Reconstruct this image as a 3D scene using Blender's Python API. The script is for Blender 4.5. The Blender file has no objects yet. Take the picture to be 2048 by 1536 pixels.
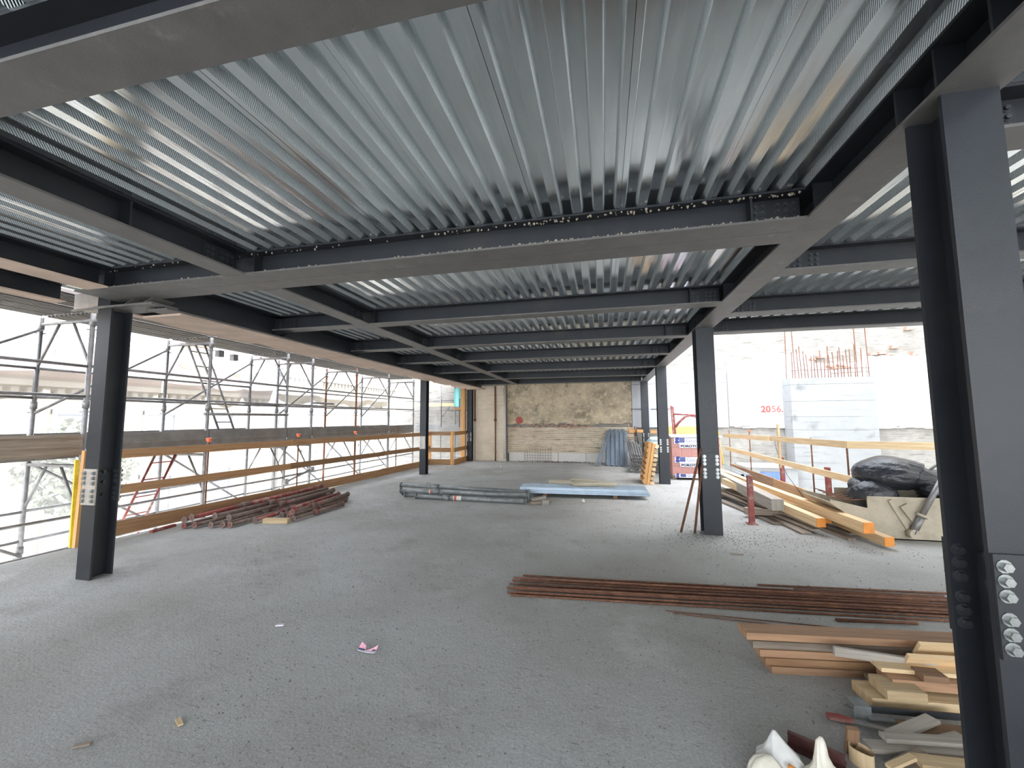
import bpy, bmesh, math, random
from mathutils import Vector, Matrix, noise

random.seed(11)
RU = random.uniform
scene = bpy.context.scene
COL = scene.collection

# ------------------------------------------------------------------ camera
EYE = Vector((0, 0, 1.6))
PITCH, YAW, ROLL = .0866, .2209, -.0055
fw = Vector((-math.sin(YAW) * math.cos(PITCH), math.cos(YAW) * math.cos(PITCH), math.sin(PITCH)))
rt = Vector((math.cos(YAW), math.sin(YAW), 0))
up = rt.cross(fw)
rt2 = rt * math.cos(ROLL) + up * math.sin(ROLL)
up2 = rt2.cross(fw)
cam = bpy.data.cameras.new('camera')
cam.sensor_width = 36
cam.lens = 806.8 * 36 / 2048
cam.clip_start = .05
cam.clip_end = 300
camo = bpy.data.objects.new('camera', cam)
COL.objects.link(camo)
camo.matrix_world = Matrix.Translation(EYE) @ Matrix((rt2, up2, -fw)).transposed().to_4x4()
scene.camera = camo

# ------------------------------------------------------------------ sky, exposure (bright overcast, no direct sun)
world = bpy.data.worlds.new('sky')
scene.world = world
world.use_nodes = True
wn = world.node_tree
bg = wn.nodes['Background']
sky = wn.nodes.new('ShaderNodeTexSky')
sky.sky_type = 'NISHITA'
sky.sun_disc = False
sky.sun_elevation = math.radians(42)
sky.sun_rotation = math.radians(80)
sky.dust_density = 4
mixw = wn.nodes.new('ShaderNodeMix')
mixw.data_type = 'RGBA'
mixw.inputs[0].default_value = .72
mixw.inputs[7].default_value = (.89, .945, 1, 1)
skm = wn.nodes.new('ShaderNodeVectorMath')
skm.operation = 'SCALE'
skm.inputs[3].default_value = .16
wn.links.new(sky.outputs[0], skm.inputs[0])
wn.links.new(skm.outputs[0], mixw.inputs[6])
wn.links.new(mixw.outputs[2], bg.inputs[0])
bg.inputs[1].default_value = 1.0
scene.view_settings.view_transform = 'Standard'
scene.view_settings.look = 'None'
scene.view_settings.gamma = 1
scene.view_settings.use_curve_mapping = False
scene.view_settings.exposure = 3.38

# ------------------------------------------------------------------ materials
MATS = {}


def nn(nt, t, **kw):
    n = nt.nodes.new(t)
    for k, v in kw.items():
        setattr(n, k, v)
    return n


def base(name):
    m = bpy.data.materials.new(name)
    m.use_nodes = True
    nt = m.node_tree
    MATS[name] = m
    return m, nt, nt.nodes['Principled BSDF']


def c4(c):
    return (c[0], c[1], c[2], 1)


def mix(nt, fac, a, b, blend='MIX'):
    n = nn(nt, 'ShaderNodeMix', data_type='RGBA', blend_type=blend)
    if isinstance(fac, (int, float)):
        n.inputs[0].default_value = fac
    else:
        nt.links.new(fac, n.inputs[0])
    for i, x in ((6, a), (7, b)):
        if isinstance(x, tuple):
            n.inputs[i].default_value = c4(x)
        else:
            nt.links.new(x, n.inputs[i])
    return n.outputs[2]


def noi(nt, vec, scale, detail=4, rough=.6, lo=None, hi=None):
    n = nn(nt, 'ShaderNodeTexNoise')
    n.inputs['Scale'].default_value = scale
    n.inputs['Detail'].default_value = detail
    n.inputs['Roughness'].default_value = rough
    if vec is not None:
        nt.links.new(vec, n.inputs['Vector'])
    if lo is None:
        return n.outputs[0]
    r = nn(nt, 'ShaderNodeMapRange')
    r.inputs[1].default_value = lo
    r.inputs[2].default_value = hi
    nt.links.new(n.outputs[0], r.inputs[0])
    return r.outputs[0]


def bump(nt, b, h, strength, dist):
    n = nn(nt, 'ShaderNodeBump')
    n.inputs['Strength'].default_value = strength
    n.inputs['Distance'].default_value = dist
    nt.links.new(h, n.inputs['Height'])
    nt.links.new(n.outputs[0], b.inputs['Normal'])
    return n


def mapped(nt, kind='Object', scale=(1, 1, 1), rot=(0, 0, 0)):
    t = nn(nt, 'ShaderNodeTexCoord')
    m = nn(nt, 'ShaderNodeMapping')
    m.inputs['Scale'].default_value = scale
    m.inputs['Rotation'].default_value = rot
    nt.links.new(t.outputs[kind], m.inputs[0])
    return m.outputs[0]


def plain(name, col, rough=.6, metal=0, var=.25, scale=9, bstr=0, bscale=60, dirt=None, dlo=.5, dhi=.75, dscale=4, coat=0):
    m, nt, b = base(name)
    v = mapped(nt)
    f = noi(nt, v, scale, 5, .6, .3, .7)
    c = mix(nt, f, tuple(x * (1 - var) for x in col), tuple(min(1, x * (1 + var)) for x in col))
    if dirt:
        c = mix(nt, noi(nt, v, dscale, 6, .65, dlo, dhi), c, dirt)
    nt.links.new(c, b.inputs['Base Color'])
    b.inputs['Roughness'].default_value = rough
    b.inputs['Metallic'].default_value = metal
    if coat:
        b.inputs['Coat Weight'].default_value = coat
    if bstr:
        bump(nt, b, noi(nt, v, bscale, 4), bstr, .01)
    return m


def wood(name, dark, light, rough=.7, tint=.35):
    m, nt, b = base(name)
    v = mapped(nt, 'UV', (22, 1.1, 1))
    oi = nn(nt, 'ShaderNodeObjectInfo')
    add = nn(nt, 'ShaderNodeVectorMath', operation='ADD')
    cx = nn(nt, 'ShaderNodeCombineXYZ')
    sc = nn(nt, 'ShaderNodeMath', operation='MULTIPLY')
    sc.inputs[1].default_value = 37
    nt.links.new(oi.outputs['Random'], sc.inputs[0])
    nt.links.new(sc.outputs[0], cx.inputs[0])
    nt.links.new(sc.outputs[0], cx.inputs[1])
    nt.links.new(v, add.inputs[0])
    nt.links.new(cx.outputs[0], add.inputs[1])
    g = noi(nt, add.outputs[0], 1.6, 5, .65, .3, .7)
    c = mix(nt, g, dark, light)
    r = nn(nt, 'ShaderNodeMapRange')
    r.inputs[3].default_value = 1 - tint
    r.inputs[4].default_value = 1 + tint * .5
    nt.links.new(oi.outputs['Random'], r.inputs[0])
    h = nn(nt, 'ShaderNodeHueSaturation')
    nt.links.new(r.outputs[0], h.inputs['Value'])
    nt.links.new(c, h.inputs['Color'])
    nt.links.new(h.outputs[0], b.inputs['Base Color'])
    b.inputs['Roughness'].default_value = rough
    bump(nt, b, g, .25, .004)
    return m


def make_materials():
    # floor: floated rough concrete, dirty in large patches shifted to dim the near left, stippled
    m, nt, b = base('floor_concrete')
    v = mapped(nt)
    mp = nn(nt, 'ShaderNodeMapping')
    mp.inputs['Location'].default_value = (3.1, .4, 0)  # offset puts darker dirt at near left, standing in for weaker light
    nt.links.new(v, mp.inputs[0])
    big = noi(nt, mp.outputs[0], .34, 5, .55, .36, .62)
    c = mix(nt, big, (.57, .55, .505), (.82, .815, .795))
    st = noi(nt, v, 1.7, 7, .7, .54, .84)
    c = mix(nt, st, c, (.43, .405, .36))
    c = mix(nt, noi(nt, mapped(nt, 'Object', (1, 1, 1), (0, 0, 1)), .9, 5, .6, .58, .76), c, (.86, .85, .82))
    grain = noi(nt, v, 62, 5, .75, .34, .66)
    c = mix(nt, grain, mix(nt, .42, c, (.22, .21, .19)), c)
    pit = noi(nt, v, 27, 5, .8, .63, .71)
    c = mix(nt, pit, c, (.11, .105, .095))
    stk = noi(nt, mapped(nt, 'Object', (6, 55, 9), (0, 0, .45)), 1, 5, .7, .63, .71)
    c = mix(nt, stk, c, (.14, .135, .125))
    nt.links.new(c, b.inputs['Base Color'])
    b.inputs['Roughness'].default_value = .93
    h1 = noi(nt, v, 55, 6, .75)
    h2 = noi(nt, v, 7, 6, .65)
    a = nn(nt, 'ShaderNodeMath', operation='MULTIPLY_ADD')
    a.inputs[1].default_value = 2.0
    nt.links.new(h2, a.inputs[0])
    nt.links.new(h1, a.inputs[2])
    bump(nt, b, a.outputs[0], 1.0, .032)
    # steel paint
    plain('steel_paint', (.022, .0245, .030), .42, .0, .18, 3, .08, 120, (.048, .044, .04), .56, .8, 1.7)
    plain('steel_pale', (.145, .137, .13), .5, .0, .15, 5, .12, 90, (.24, .22, .2), .60, .74, 6)  # paler grey for beam undersides and column head plates
    plain('steel_plate', (.03, .032, .036), .4, .1, .15, 6)
    plain('plate_bare', (.50, .44, .39), .45, .2, .12, 14)
    plain('bolt_zinc', (.42, .43, .42), .35, .9, .15, 40)
    plain('bolt_dark', (.075, .08, .09), .35, .5, .2, 40)
    plain('crumb', (.42, .36, .28), .95, 0, .35, 60)
    # galvanised deck
    for nm, web in (('deck_flat', 0), ('deck_web', 1)):
        m, nt, b = base(nm)
        v = mapped(nt)
        f = noi(nt, mapped(nt, 'Object', (6, 1.2, 6)), 2.2, 4, .6, .3, .7)
        oi = nn(nt, 'ShaderNodeObjectInfo')
        c = mix(nt, f, (.74, .80, .83), (.86, .91, .93))
        c = mix(nt, oi.outputs['Random'], c, mix(nt, .35, c, (.45, .5, .52)))
        nt.links.new(c, b.inputs['Base Color'])
        b.inputs['Metallic'].default_value = .92
        b.inputs['Roughness'].default_value = .17 if not web else .26
        w = noi(nt, mapped(nt, 'Object', (5, .7, 5)), 1.6, 3, .5)
        bp = bump(nt, b, w, .12, .03)
        if web:
            t = nn(nt, 'ShaderNodeTexCoord')
            s = nn(nt, 'ShaderNodeSeparateXYZ')
            nt.links.new(t.outputs['Object'], s.inputs[0])
            ma = nn(nt, 'ShaderNodeMath', operation='MULTIPLY_ADD')
            ma.inputs[1].default_value = .75
            nt.links.new(s.outputs[2], ma.inputs[0])
            nt.links.new(s.outputs[1], ma.inputs[2])
            mu = nn(nt, 'ShaderNodeMath', operation='MULTIPLY')
            mu.inputs[1].default_value = 2 * math.pi / .013
            nt.links.new(ma.outputs[0], mu.inputs[0])
            si = nn(nt, 'ShaderNodeMath', operation='SINE')
            nt.links.new(mu.outputs[0], si.inputs[0])
            b2 = nn(nt, 'ShaderNodeBump')
            b2.inputs['Strength'].default_value = .85
            b2.inputs['Distance'].default_value = .003
            nt.links.new(si.outputs[0], b2.inputs['Height'])
            nt.links.new(bp.outputs[0], b2.inputs['Normal'])
            nt.links.new(b2.outputs[0], b.inputs['Normal'])
    plain('galv_bright', (.34, .40, .47), .42, .6, .15, 6)
    plain('galv_tube', (.24, .23, .225), .5, .55, .25, 12, .05, 80, (.30, .22, .17), .6, .8, 7)
    plain('galv_board', (.25, .24, .23), .5, .5, .2, 4, 0, 0, (.22, .19, .16), .5, .8, 5)
    wood('wood_guard', (.30, .155, .07), (.50, .285, .14))
    wood('wood_orange', (.50, .24, .08), (.74, .41, .16))
    wood('wood_pale', (.56, .38, .20), (.82, .62, .38))
    wood('wood_new', (.60, .38, .19), (.84, .60, .35))
    wood('wood_old', (.20, .15, .11), (.40, .32, .25))
    wood('wood_red', (.25, .135, .075), (.42, .245, .14))
    wood('wood_grey', (.30, .26, .22), (.50, .45, .39))
    plain('formwork', (.62, .47, .37), .75, 0, .14, 3, .05, 30, (.40, .28, .2), .64, .8, 5)
    plain('end_orange', (.75, .27, .05), .7, 0, .15, 12)
    plain('rust', (.17, .075, .045), .8, .2, .35, 25, .2, 120, (.30, .14, .07), .5, .75, 9)
    plain('red_oxide', (.27, .06, .05), .6, .1, .3, 14, .1, 80, (.36, .29, .25), .5, .68, 6)
    plain('mortared_tube', (.17, .12, .10), .85, .05, .35, 16, .35, 60, (.27, .07, .055), .54, .66, 5)
    plain('prop_grey', (.24, .25, .25), .5, .4, .25, 10, .1, 70, (.36, .35, .33), .55, .75, 8)
    plain('cap_orange', (.95, .16, .06), .45)
    plain('paint_red', (.80, .07, .06), .7)
    plain('paint_red_soft', (.50, .12, .10), .8, 0, .4, 20)
    plain('paint_yellow', (.85, .62, .06), .5)
    plain('ink_blue', (.05, .06, .24), .6, 0, .05)
    plain('ink_black', (.03, .03, .06), .6, 0, .05)
    plain('ink_grey', (.30, .32, .5), .6, 0, .05)
    plain('chalk', (.13, .14, .14), .9, 0, .3, 60)
    plain('label_white', (.78, .78, .84), .5, 0, .04)
    plain('sticker', (.66, .62, .56), .6, 0, .1, 30)
    plain('plaster_white', (.58, .59, .62), .9, 0, .04, 2, .12, 30, (.46, .44, .42), .66, .86, 2.5)
    plain('plaster_edge', (.60, .56, .53), .9, 0, .2, 20, .4, 60)
    plain('block_white', (.76, .72, .67), .9, 0, .06, 4, .1, 40)
    plain('brick_red', (.40, .17, .11), .9, 0, .35, 18, .3, 60, (.52, .42, .34), .46, .62, 9)
    plain('poroton', (.58, .22, .16), .85, 0, .15, 20)
    plain('pipe_white', (.62, .60, .56), .5, 0, .08, 6)
    plain('pink_tile', (.17, .118, .105), .9, 0, .1, 3)
    plain('facade_cream', (.24, .205, .15), .9, 0, .08, .6)
    plain('facade_white', (.25, .23, .18), .9, 0, .06, .6)
    plain('facade_trim', (.36, .335, .30), .9, 0, .05)
    plain('window_dark', (.12, .13, .15), .25, 0, .15, 1)
    plain('green_leaf', (.25, .255, .19), .8, 0, .2, 2)
    plain('turquoise', (.25, .62, .60), .7, 0, .1, 3)
    plain('ground_rubble', (.50, .48, .45), .95, 0, .25, 3, .6, 9)
    plain('asphalt', (.32, .32, .31), .95, 0, .2, 1)
    plain('shade_wall_render', (.55, .52, .47), .95, 0, .12, .8, .1, 20)  # surface of the two unseen light-blocking walls
    plain('skip_tan', (.44, .38, .29), .7, .1, .18, 5, .12, 60, (.26, .19, .13), .56, .78, 5)
    plain('skip_dark', (.055, .05, .048), .8, .1, .2, 8)
    plain('strap', (.50, .44, .33), .9, 0, .15, 40, .15, 200)
    plain('osb', (.72, .47, .19), .8, 0, .3, 45, .1, 60)
    plain('paper_white', (.75, .68, .74), .6, 0, .06, 20)
    plain('paper_pink', (.72, .33, .42), .6, 0, .2, 30)
    plain('paper_navy', (.04, .06, .14), .6)
    plain('grit', (.20, .195, .18), .95, 0, .4, 30)
    plain('blue_sheet', (.10, .16, .32), .5)
    plain('pale_blue', (.62, .74, .78), .5)
    plain('channel_brown', (.10, .04, .035), .5, .3, .3, 14)

    # black sacks
    m, nt, b = base('sack_black')
    b.inputs['Base Color'].default_value = (.022, .024, .028, 1)
    b.inputs['Roughness'].default_value = .24
    v = mapped(nt, 'Object', (5, 12, 8))
    bump(nt, b, noi(nt, v, 3.6, 4, .6), .5, .018)
    # clear/milky plastic bag
    for nm, col, tr, al in (('bag_milky', (.80, .78, .74), .35, .88), ('bag_cream', (.74, .68, .57), .2, 1.0)):
        m, nt, b = base(nm)
        b.inputs['Base Color'].default_value = c4(col)
        b.inputs['Roughness'].default_value = .35
        b.inputs['Transmission Weight'].default_value = tr * .4
        b.inputs['Alpha'].default_value = al
        bump(nt, b, noi(nt, mapped(nt, 'Object', (30, 30, 8)), 1.5, 4), .4, .01)
    # shrink film over the bricks
    m, nt, b = base('film')
    b.inputs['Base Color'].default_value = (.9, .9, .95, 1)
    b.inputs['Roughness'].default_value = .25
    b.inputs['Alpha'].default_value = .13
    # scaffold sheeting
    for nm, col, al in (('net_white', (.46, .45, .45), .30), ('tarp_beige', (.20, .172, .138), .85), ('net_dense', (.50, .49, .50), .5)):
        m, nt, b = base(nm)
        nt.nodes.remove(b)
        out = nt.nodes['Material Output']
        d = nn(nt, 'ShaderNodeBsdfDiffuse')
        d.inputs[0].default_value = c4(col)
        t = nn(nt, 'ShaderNodeBsdfTranslucent')
        t.inputs[0].default_value = c4(col)
        x = nn(nt, 'ShaderNodeBsdfTransparent')
        m1 = nn(nt, 'ShaderNodeMixShader')
        m1.inputs[0].default_value = .55
        nt.links.new(d.outputs[0], m1.inputs[1])
        nt.links.new(t.outputs[0], m1.inputs[2])
        m2 = nn(nt, 'ShaderNodeMixShader')
        m2.inputs[0].default_value = al
        nt.links.new(x.outputs[0], m2.inputs[1])
        nt.links.new(m1.outputs[0], m2.inputs[2])
        nt.links.new(m2.outputs[0], out.inputs[0])
    # old plaster, brown and stained
    m, nt, b = base('plaster_brown')
    v = mapped(nt)
    c = mix(nt, noi(nt, v, 1.4, 6, .7, .36, .62), (.36, .295, .21), (.70, .58, .41))
    c = mix(nt, noi(nt, v, 5.5, 6, .75, .50, .66), c, (.80, .69, .51))
    c = mix(nt, noi(nt, v, 2.6, 6, .7, .56, .7), c, (.25, .20, .145))
    nt.links.new(c, b.inputs['Base Color'])
    b.inputs['Roughness'].default_value = .95
    bump(nt, b, noi(nt, v, 22, 5, .7), .5, .03)
    # rendered masonry with visible courses
    for nm, ca, cb, cd in (('masonry_brown', (.66, .55, .43), (.84, .73, .58), (.38, .30, .22)), ('masonry_grey', (.27, .25, .22), (.37, .345, .31), (.19, .17, .145))):
        m, nt, b = base(nm)
        v = mapped(nt)
        c = mix(nt, noi(nt, v, 2.2, 6, .7, .35, .65), ca, cb)
        st = noi(nt, mapped(nt, 'Object', (1.6, 1.6, 14)), 1.3, 5, .65, .56, .68)
        c = mix(nt, st, c, cd)
        nt.links.new(c, b.inputs['Base Color'])
        b.inputs['Roughness'].default_value = .95
        st2 = noi(nt, mapped(nt, 'Object', (2.2, 2.2, 16)), 1.3, 5, .65)
        bump(nt, b, st2, .7, .05)
    # board-marked concrete
    for nm, ca, cb, cd in (('pier_warm', (.66, .55, .42), (.80, .69, .55), (.42, .35, .28)), ('pier_grey', (.25, .25, .245), (.31, .31, .305), (.17, .17, .17))):
        m, nt, b = base(nm)
        v = mapped(nt)
        c = mix(nt, noi(nt, v, 2.2, 6, .65, .3, .7), ca, cb)
        c = mix(nt, noi(nt, v, 1.3, 5, .6, .62, .74), c, cd)
        st = noi(nt, mapped(nt, 'Object', (.7, .7, 9)), 1.2, 4, .6, .6, .7)
        c = mix(nt, st, c, mix(nt, .5, c, cd))
        nt.links.new(c, b.inputs['Base Color'])
        b.inputs['Roughness'].default_value = .9
        bump(nt, b, st, .4, .01)


make_materials()


# ------------------------------------------------------------------ mesh helpers
class MB:
    def __init__(s, o=(0, 0, 0)):
        s.o = Vector(o)
        s.v, s.f, s.mi, s.uv, s.sm = [], [], [], [], []

    def add(s, vs, fs, mi=0, uvs=None, smooth=False):
        n = len(s.v)
        s.v += [Vector(p) - s.o for p in vs]
        for k, f in enumerate(fs):
            s.f.append([n + i for i in f])
            s.mi.append(mi if isinstance(mi, int) else mi[k])
            s.sm.append(smooth)
            if uvs:
                s.uv.append([uvs[i] for i in f])
            else:
                s.uv.append([(vs[i][0], vs[i][2] + vs[i][1]) for i in f])
        return s

    def _cub(s, P, dims, mi):
        vs = [P(i, j, k) for k in (0, 1) for j in (0, 1) for i in (0, 1)]
        fs = [(0, 2, 3, 1), (4, 5, 7, 6), (0, 1, 5, 4), (2, 6, 7, 3), (0, 4, 6, 2), (1, 3, 7, 5)]
        L = dims.index(max(dims))
        n = len(s.v)
        s.v += [Vector(p) - s.o for p in vs]
        for a, f in enumerate(fs):
            ax = (2, 2, 1, 1, 0, 0)[a]
            s.f.append([n + i for i in f])
            s.mi.append(mi)
            s.sm.append(False)
            o2 = [d for d in (0, 1, 2) if d != ax]
            va = L if L in o2 else o2[1]
            ua = [d for d in o2 if d != va][0]
            q = []
            for i in f:
                loc = ((i & 1) * dims[0], ((i >> 1) & 1) * dims[1], (i >> 2) * dims[2])
                q.append((loc[ua] + .3 * a, loc[va]))
            s.uv.append(q)
        return s

    def box(s, a, b, mi=0):
        a, b = [min(x, y) for x, y in zip(a, b)], [max(x, y) for x, y in zip(a, b)]
        return s._cub(lambda i, j, k: (b[0] if i else a[0], b[1] if j else a[1], b[2] if k else a[2]), [b[i] - a[i] for i in range(3)], mi)

    def bar(s, p0, p1, w, h, upv=(0, 0, 1), mi=0, skew=0):
        p0, p1 = Vector(p0), Vector(p1)
        d = (p1 - p0)
        L = d.length
        d.normalize()
        sd = d.cross(Vector(upv)).normalized()
        u = sd.cross(d)
        return s._cub(lambda i, j, k: p0 + d * (L * k + (skew * (i - .5) if k == 0 else 0)) + sd * (w * (i - .5)) + u * (h * (j - .5)), [w, h, L], mi)

    def tube(s, p0, p1, r, n=10, r1=None, mi=0, cap=True):
        p0, p1 = Vector(p0), Vector(p1)
        r1 = r if r1 is None else r1
        d = (p1 - p0).normalized()
        a = Vector((0, 0, 1)) if abs(d.z) < .9 else Vector((1, 0, 0))
        x = d.cross(a).normalized()
        y = d.cross(x)
        L = (p1 - p0).length
        vs, uvs = [], []
        for q, (p, rr) in enumerate(((p0, r), (p1, r1))):
            for k in range(n):
                t = 2 * math.pi * k / n
                vs.append(p + x * rr * math.cos(t) + y * rr * math.sin(t))
                uvs.append((r * t, L * q))
        fs = [(k, (k + 1) % n, n + (k + 1) % n, n + k) for k in range(n)]
        s.add(vs, fs, mi, uvs, n > 6)
        if cap:
            m = len(s.v)
            s.f += [[m - 2 * n + k for k in range(n)][::-1], [m - n + k for k in range(n)]]
            s.mi += [mi, mi]
            s.sm += [False, False]
            s.uv += [[(0, 0)] * n, [(0, 0)] * n]
        return s

    def path(s, pts, r, n=8, mi=0):
        pts = [Vector(p) for p in pts]
        vs, fs = [], []
        for i, p in enumerate(pts):
            d = (pts[min(i + 1, len(pts) - 1)] - pts[max(i - 1, 0)]).normalized()
            a = Vector((0, 0, 1)) if abs(d.z) < .95 else Vector((1, 0, 0))
            x = d.cross(a).normalized()
            y = d.cross(x)
            for k in range(n):
                t = 2 * math.pi * k / n
                vs.append(p + x * r * math.cos(t) + y * r * math.sin(t))
            if i:
                for k in range(n):
                    fs.append(((i - 1) * n + k, (i - 1) * n + (k + 1) % n, i * n + (k + 1) % n, i * n + k))
        fs.append(tuple(range(n))[::-1])
        fs.append(tuple(range(len(vs) - n, len(vs))))
        return s.add(vs, fs, mi, None, True)

    def prism(s, poly, mapf, t0, t1, mi=0):
        """poly of (a, b); mapf(a, b, t) -> point"""
        n = len(poly)
        vs = [mapf(a, b, t0) for a, b in poly] + [mapf(a, b, t1) for a, b in poly]
        fs = [tuple(range(n))[::-1], tuple(range(n, 2 * n))] + [(k, (k + 1) % n, n + (k + 1) % n, n + k) for k in range(n)]
        return s.add(vs, fs, mi)

    def grid(s, fn, nu, nv, mi=0, smooth=True):
        vs = [fn(i / nu, j / nv) for j in range(nv + 1) for i in range(nu + 1)]
        uvs = [(i / nu, j / nv) for j in range(nv + 1) for i in range(nu + 1)]
        fs = [(j * (nu + 1) + i, j * (nu + 1) + i + 1, (j + 1) * (nu + 1) + i + 1, (j + 1) * (nu + 1) + i) for j in range(nv) for i in range(nu)]
        return s.add(vs, fs, mi, uvs, smooth)

    def mesh(s, name, mats):
        me = bpy.data.meshes.new(name)
        me.from_pydata(s.v, [], s.f)
        uvl = me.uv_layers.new(name='UVMap')
        k = 0
        for q in s.uv:
            for a in q:
                uvl.data[k].uv = a
                k += 1
        for m in ([mats] if isinstance(mats, str) else mats):
            me.materials.append(MATS[m])
        me.polygons.foreach_set('material_index', s.mi)
        me.polygons.foreach_set('use_smooth', s.sm)
        bm = bmesh.new()
        bm.from_mesh(me)
        bmesh.ops.recalc_face_normals(bm, faces=bm.faces)
        bm.to_mesh(me)
        bm.free()
        me.update()
        return me

    def build(s, name, mats, parent=None):
        o = bpy.data.objects.new(name, s.mesh(name, mats))
        COL.objects.link(o)
        if parent:
            o.parent = parent
        else:
            o.location = s.o
        return o


def tag(o, label, cat, group=None, kind=None):
    o['label'] = label
    o['category'] = cat
    if group:
        o['group'] = group
    if kind:
        o['kind'] = kind
    return o


def thing(name, label, cat, loc=(0, 0, 0), group=None, rot=None):
    o = bpy.data.objects.new(name, None)
    o.empty_display_size = .1
    COL.objects.link(o)
    o.location = loc
    if rot:
        o.rotation_euler = rot
    return tag(o, label, cat, group)


def structure(o):
    o['kind'] = 'structure'
    return o


def inst(name, mesh, parent, loc=(0, 0, 0), rot=None, scale=None):
    o = bpy.data.objects.new(name, mesh)
    COL.objects.link(o)
    o.parent = parent
    o.location = loc
    if rot:
        o.rotation_euler = rot
    if scale:
        o.scale = scale
    return o


def one(name, label, cat, mb, mats, group=None):
    return tag(mb.build(name, mats), label, cat, group)


# ------------------------------------------------------------------ the setting
def zmap(a, b, t):
    return (a, b, t)


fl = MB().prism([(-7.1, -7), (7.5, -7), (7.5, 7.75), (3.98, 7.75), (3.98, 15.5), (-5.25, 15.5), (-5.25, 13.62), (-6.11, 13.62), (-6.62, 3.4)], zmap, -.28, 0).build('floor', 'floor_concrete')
structure(fl)
fl['label'] = 'rough grey floated concrete floor slab'

slab = MB()
slab.box((-5.95, -7, 3.16), (1.56, 15.45, 3.32))
slab.box((1.565, -7, 3.16), (6.45, 6.72, 3.32))
ceil = structure(slab.build('ceiling', 'pier_grey'))


def deck_profile(n=4, pitch=.15, flat=.062, dx=.0135, h=.055):
    pts = []
    for k in range(n):
        x = k * pitch
        pts += [(x, 0), (x + flat / 2, 0), (x + flat / 2 + dx, h), (x + pitch - flat / 2 - dx, h), (x + pitch - flat / 2, 0)]
    pts.append((n * pitch, 0))
    return pts


def deck_mesh(L, n=4, thick=.0):
    pts = deck_profile(n)
    mb = MB()
    vs, fs, mi = [], [], []
    for x, z in pts:
        vs += [(x * .9965, 0, z), (x * .9965, L, z)]
    for i in range(len(pts) - 1):
        fs.append((2 * i, 2 * i + 2, 2 * i + 3, 2 * i + 1))
        mi.append(1 if abs(pts[i][1] - pts[i + 1][1]) > .01 else 0)
    mb.add(vs, fs, mi)
    return mb.mesh('deck_sheet', ['deck_flat', 'deck_web'])


SOF, TOP = 2.884, 3.09
for x0, nx, ys in ((-5.845, 12, (-3.5, 1.0, 3.06, 4.9, 6.75, 8.5, 10.6, 12.6, 14.5)), (1.55, 8, (-3.5, 2.25, 3.96, 5.46, 6.72))):
    for a, b in zip(ys, ys[1:]):
        me = deck_mesh(b - a - .004)
        for k in range(nx):
            inst('deck_sheet', me, ceil, (x0 + .6 * k, a, TOP + .0008 + (.0012 if k % 2 else 0)))

structure(MB().box((-7.1, -7, -.3), (-6.9, 2.3, 3.16)).build('shade_wall_left', 'shade_wall_render'))  # out-of-view wall added to cut daylight from the left
# back wall with its layers
wb = structure(MB().box((-8.5, 15.5, -4), (12.2, 15.9, 12.5)).build('wall_back', 'masonry_grey'))


def rag(x0, x1, z0, z1, amp=.04, step=.16, sides=(1, 1, 1, 1)):
    """outline with ragged bottom, right, top, left"""
    pts = []

    def run(p, q, on):
        n = max(1, int((Vector(q) - Vector(p)).length / step))
        for k in range(n):
            t = k / n
            a = p[0] + (q[0] - p[0]) * t
            b = p[1] + (q[1] - p[1]) * t
            if on and k:
                if p[0] == q[0]:
                    a += RU(-amp, amp)
                else:
                    b += RU(-amp, amp)
            pts.append((a, b))
    run((x0, z0), (x1, z0), sides[0])
    run((x1, z0), (x1, z1), sides[1])
    run((x1, z1), (x0, z1), sides[2])
    run((x0, z1), (x0, z0), sides[3])
    return pts


def ymap(a, b, t):
    return (a, t, b)


MB().prism(rag(-3.66, 1.03, 1.40, 3.7, .05, .12, (1, 0, 0, 0)), ymap, 15.44, 15.5).build('old_plaster', 'plaster_brown', wb)


def low_masonry(u, v):
    x = -3.66 + 4.75 * u
    z = .28 + 1.0 * v
    c = math.floor(z / .075)
    joint = abs((z / .075) % 1 - .5) * 2
    d = .035 * noise.noise(Vector((x * 2.3, c * 3.7, 1))) + .02 * noise.noise(Vector((x * 9, z * 9, 4)))
    d -= .03 if joint > .78 else 0
    return (x, 15.455 - d, z)


MB().grid(low_masonry, 220, 52, smooth=False).build('rough_masonry', 'masonry_brown', wb)
bm_ = MB().box((-.115, -.05, -.03), (.115, .05, .03)).mesh('brick', 'brick_red')
x = -3.5
while x < .9:
    for r in (0, 1):
        if RU(0, 1) < (.62 if x < -.3 else .25):
            inst('brick', bm_, wb, (x + r * .12, 15.46 + RU(-.02, .03), 1.31 + r * .066 + RU(-.02, .02)), (RU(-.05, .05), RU(-.06, .06), RU(-.12, .12)), (RU(.7, 1.05), 1, RU(.8, 1)))
    x += .245
for (bx, bz) in ((9.3, 3.87), (9.85, 3.63), (9.75, 4.46), (7.45, 3.3), (7.75, 3.32), (7.95, 3.26), (7.6, 3.24), (8.7, 3.66), (8.95, 3.68), (9.15, 3.64), (6.95, 3.55), (7.2, 3.62)):
    inst('brick', bm_, wb, (bx, 15.44, bz), (0, RU(-.06, .06), RU(-.1, .1)), (1.0, 1, 1.6 if bz > 3.6 and bx > 9.2 else 1))
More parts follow.
